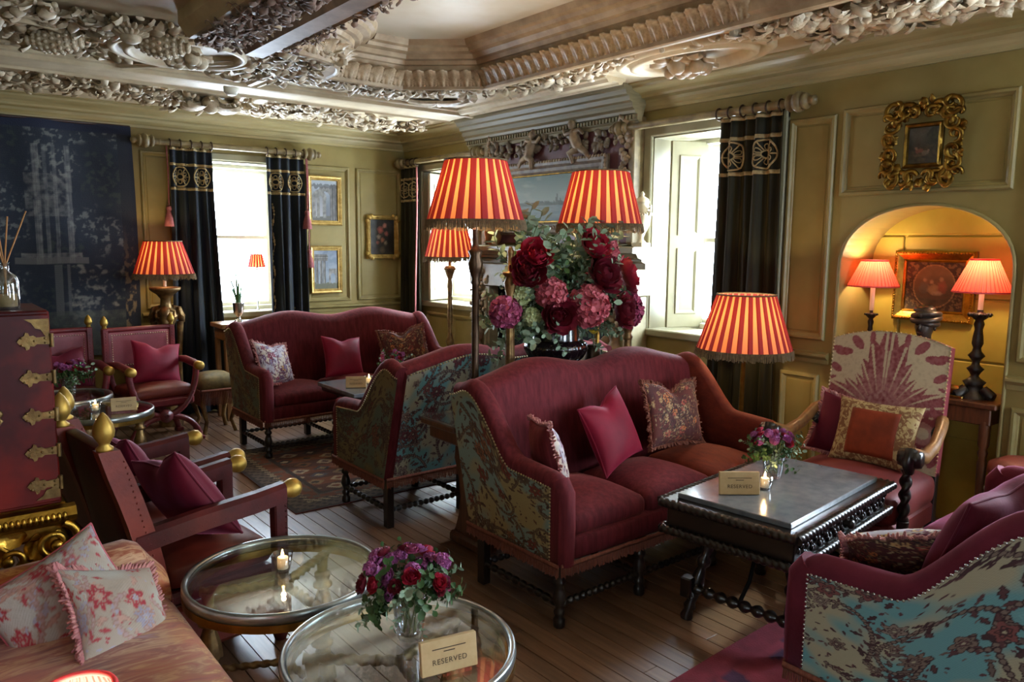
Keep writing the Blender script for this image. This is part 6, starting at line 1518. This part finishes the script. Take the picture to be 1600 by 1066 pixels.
# ------------------------------------------------------------------ niche furniture, mantel urn, window table
nt = thing('niche_table', 'small walnut table with turned legs standing in the niche', 'table', (4.50, 1.86, 0)); m = MB(); m.box((-.19, -.42, .77), (.19, .42, .80), .006); m.build('table_top', 'walnut', nt)
m = MB(); m.box((-.165, -.39, .68), (.165, .39, .77), .006); m.build('apron', 'walnut', nt)
for sx in (-1, 1):
    for sy in (-1, 1): m = MB(); m.bar((sx*.14, sy*.36, 0), (sx*.14, sy*.36, .70), [(.016, 0), (.022, .03), (.016, .08), (.022, .12), (.02, .4), (.024, .68), (.018, .72), (.026, .76), (.018, .79), (.028, .82), (.028, 1)], 12); m.build('leg', 'walnut', nt)
bu = thing('turbaned_bust', 'small dark bust wearing a turban standing in the niche', 'bust', (4.40, 1.85, .80)); m = MB(); m.lathe([(.06, 0), (.06, .02), (.035, .04), (.03, .12)], 18); m.build('socle', 'bust', bu)
BZ = .045
m = MB()
rings = []
for z, a, b, yo in ((.06, .05, .03, 0), (.12, .095, .055, 0), (.17, .10, .06, 0), (.205, .06, .05, 0), (.23, .034, .036, -.002), (.255, .034, .04, -.006), (.275, .034, .05, -.012), (.30, .043, .056, -.010), (.34, .048, .058, -.004), (.375, .048, .055, 0), (.395, .03, .035, 0)):
    rings.append([(b*cos(t)*(-1)+yo, a*sin(t), z) for t in [2*pi*j/20 for j in range(20)]])
m.loft(rings); m.tube([(-.066, 0, .335), (-.082, 0, .312), (-.064, 0, .30)], [.007, .012, .006], 8)
for s in (-1, 1): m.sphere((-.058, s*.02, .332), (.008, .011, .006), 8, 5); m.sphere((-.0, s*.05, .315), (.012, .007, .018), 8, 5)
m.tube([(-.062, -.018, .287), (-.068, 0, .285), (-.062, .018, .287)], .005, 6); m.build('head_and_shoulders', 'bust', bu, (0, 0, BZ))
m = MB()
for k, (r_, z_) in enumerate(((.060, .345), (.068, .362), (.066, .382), (.054, .400))): m.tube([(r_*cos(2*pi*j/20), r_*.95*sin(2*pi*j/20), z_+.012*sin(2*pi*j/20+k*1.9)) for j in range(20)], .016, 8, False, 0, None, True)
m.sphere((0, 0, .405), (.05, .048, .034), 12, 6); m.sphere((-.07, 0, .385), .014, 8, 6); m.build('turban', 'bust', bu, (0, 0, BZ))
sv = thing('bronze_animal', 'small golden-brown figure lying on the niche table', 'ornament', (4.40, 1.69, .80)); m = MB(); m.tube([(0, .05, .03), (0, .02, .04), (0, -.03, .035), (0, -.06, .03)], [.012, .025, .028, .012], 10); m.sphere((-.01, .07, .045), .018, 8, 6); m.box((-.04, -.07, 0), (.04, .09, .012), .004); m.build('figure', 'brass', sv)
mu = thing('mantel_urn', 'cream marble urn with garlands and lid on the mantel shelf end', 'urn', (XR-.14, 3.765, 1.58)); m = MB(); m.box((-.05, -.05, 0), (.05, .05, .03), .004); m.build('plinth', 'marble_urn', mu)
m = MB(); m.lathe([(.04, .03), (.02, .05), (.018, .07), (.03, .10), (.055, .15), (.068, .22), (.066, .27), (.045, .30), (.05, .31), (.054, .32)], 24); m.build('urn_body', 'marble_urn', mu); m = MB(); m.lathe([(.054, .32), (.045, .34), (.03, .35), (.012, .36), (.016, .375), (.008, .39), (0, .395)], 20); m.build('urn_lid', 'marble_urn', mu)
m = MB()
for i in range(26): a = 2*pi*i/26; m.sphere((.07*cos(a), .07*sin(a), .25-.02*abs(sin(2*a))), .009, 6, 4)
for s in (-1, 1): m.tube([(0, s*.064, .27), (0, s*.085, .29), (0, s*.08, .25), (0, s*.066, .22)], .008, 7)
m.build('urn_garland', 'marble_urn', mu)
mg = thing('gilt_fender', 'low pierced brass gallery ornament along the mantel shelf', 'ornament', (XR-.16, 4.15, 1.58)); m = MB(); m.box((-.02, -.20, 0), (.02, .20, .02), .004)
for i in range(26): m.sphere((0, -.19+i*.0152, .03), (.006, .006, .012), 6, 4)
m.build('gallery', 'brass', mg)
mj = thing('mantel_jar', 'round reddish brown jar at the far end of the mantel shelf', 'jar', (XR-.16, 5.50, 1.58)); m = MB(); m.lathe([(.04, 0), (.07, .04), (.085, .11), (.07, .17), (.04, .20), (.045, .22), (.03, .22)], 22); m.build('jar_body', 'chair_wood', mj)
# table under the back window with silver goblet plant
wt = thing('window_table', 'pale wooden side table under the back wall window', 'table', (2.50, 6.92, 0)); m = MB(); m.box((-.33, -.16, .83), (.33, .16, .87), .006); m.build('table_top', 'chair_wood', wt); m = MB(); m.box((-.30, -.14, .72), (.30, .14, .83), .006); m.build('drawer_box', 'chair_wood', wt)
for sx in (-1, 1):
    for sy in (-1, 1): m = MB(); m.box((sx*.28-.02, sy*.12-.02, 0), (sx*.28+.02, sy*.12+.02, .72), .004); m.build('leg', 'chair_wood', wt)
gp = thing('goblet_planter', 'silver goblet planted with tall green bulbs on the window table', 'plant', (2.37, 6.90, .87)); m = MB(); m.lathe([(.045, 0), (.045, .01), (.02, .025), (.014, .05), (.03, .07), (.045, .09), (.048, .17), (.05, .18), (.044, .18), (.04, .16), (0, .16)], 24); m.build('goblet', 'silver', gp)
q = random.Random(31)
for i in range(13):
    a = q.uniform(0, 6.28); L = q.uniform(.24, .42); k = q.uniform(.05, .16); m = MB(); w_ = .012
    m.grid(lambda u, v: (cos(a)*k*v*v+sin(a)*(u-.5)*2*w_*(1-v*.8)+.015*cos(a), sin(a)*k*v*v-cos(a)*(u-.5)*2*w_*(1-v*.8)+.015*sin(a), .15+L*v-.04*v*v*k*8+.002*abs(u-.5)), 2, 8); o = m.build('leaf', 'leaf_blade', gp); so = o.modifiers.new('t', 'SOLIDIFY'); so.thickness = .0015
# gold stool behind the far sofa arm, drum seat at the right edge
gs = thing('fringed_stool', 'small gold-brown fringed stool between curtain and far sofa', 'stool', (2.02, 6.55, 0)); m = MB(); m.rbox((0, 0, .42), (.30, .30, .12), .05, 7, .03); m.build('stool_seat', 'stool_gold', gs); m = MB()
for a, b in (((-.15, -.155), (.15, -.155)), ((.155, -.15), (.155, .15)), ((.15, .155), (-.15, .155)), ((-.155, .15), (-.155, -.15))): fringe_strip(m, a, b, .38, .24)
stuff(m.build('fringe', 'fringe', gs))
for sx in (-1, 1):
    for sy in (-1, 1): m = MB(); m.tube([(sx*.11, sy*.11, .38), (sx*.14, sy*.14, .25), (sx*.10, sy*.10, .1), (sx*.13, sy*.13, 0)], [.022, .024, .016, .02], 8); m.build('leg', 'antique_gold', gs)
ds = thing('drum_stool', 'red drum-shaped stool with cushion against the wall right of the niche', 'stool', (4.10, 1.22, 0)); m = MB(); m.lathe([(.12, 0), (.16, .02), (.15, .3), (.15, .45), (.16, .48), (.14, .50)], 28); m.build('drum', 'drum_red', ds)
for z in (.06, .44): m = MB(); m.tube([(.158*cos(2*pi*j/36), .158*sin(2*pi*j/36), z) for j in range(36)], .009, 6, False, 0, None, True); m.build('drum_rope', 'stone_top', ds)
m = MB(); m.lathe([(.14, .50), (.16, .53), (.155, .57), (.10, .60), (0, .605)], 28); m.build('stool_pad', 'leather_seat', ds)
for o in list(bpy.data.objects):                 # loose prototypes
    if o.type == 'MESH' and o.users == 0: bpy.data.objects.remove(o)
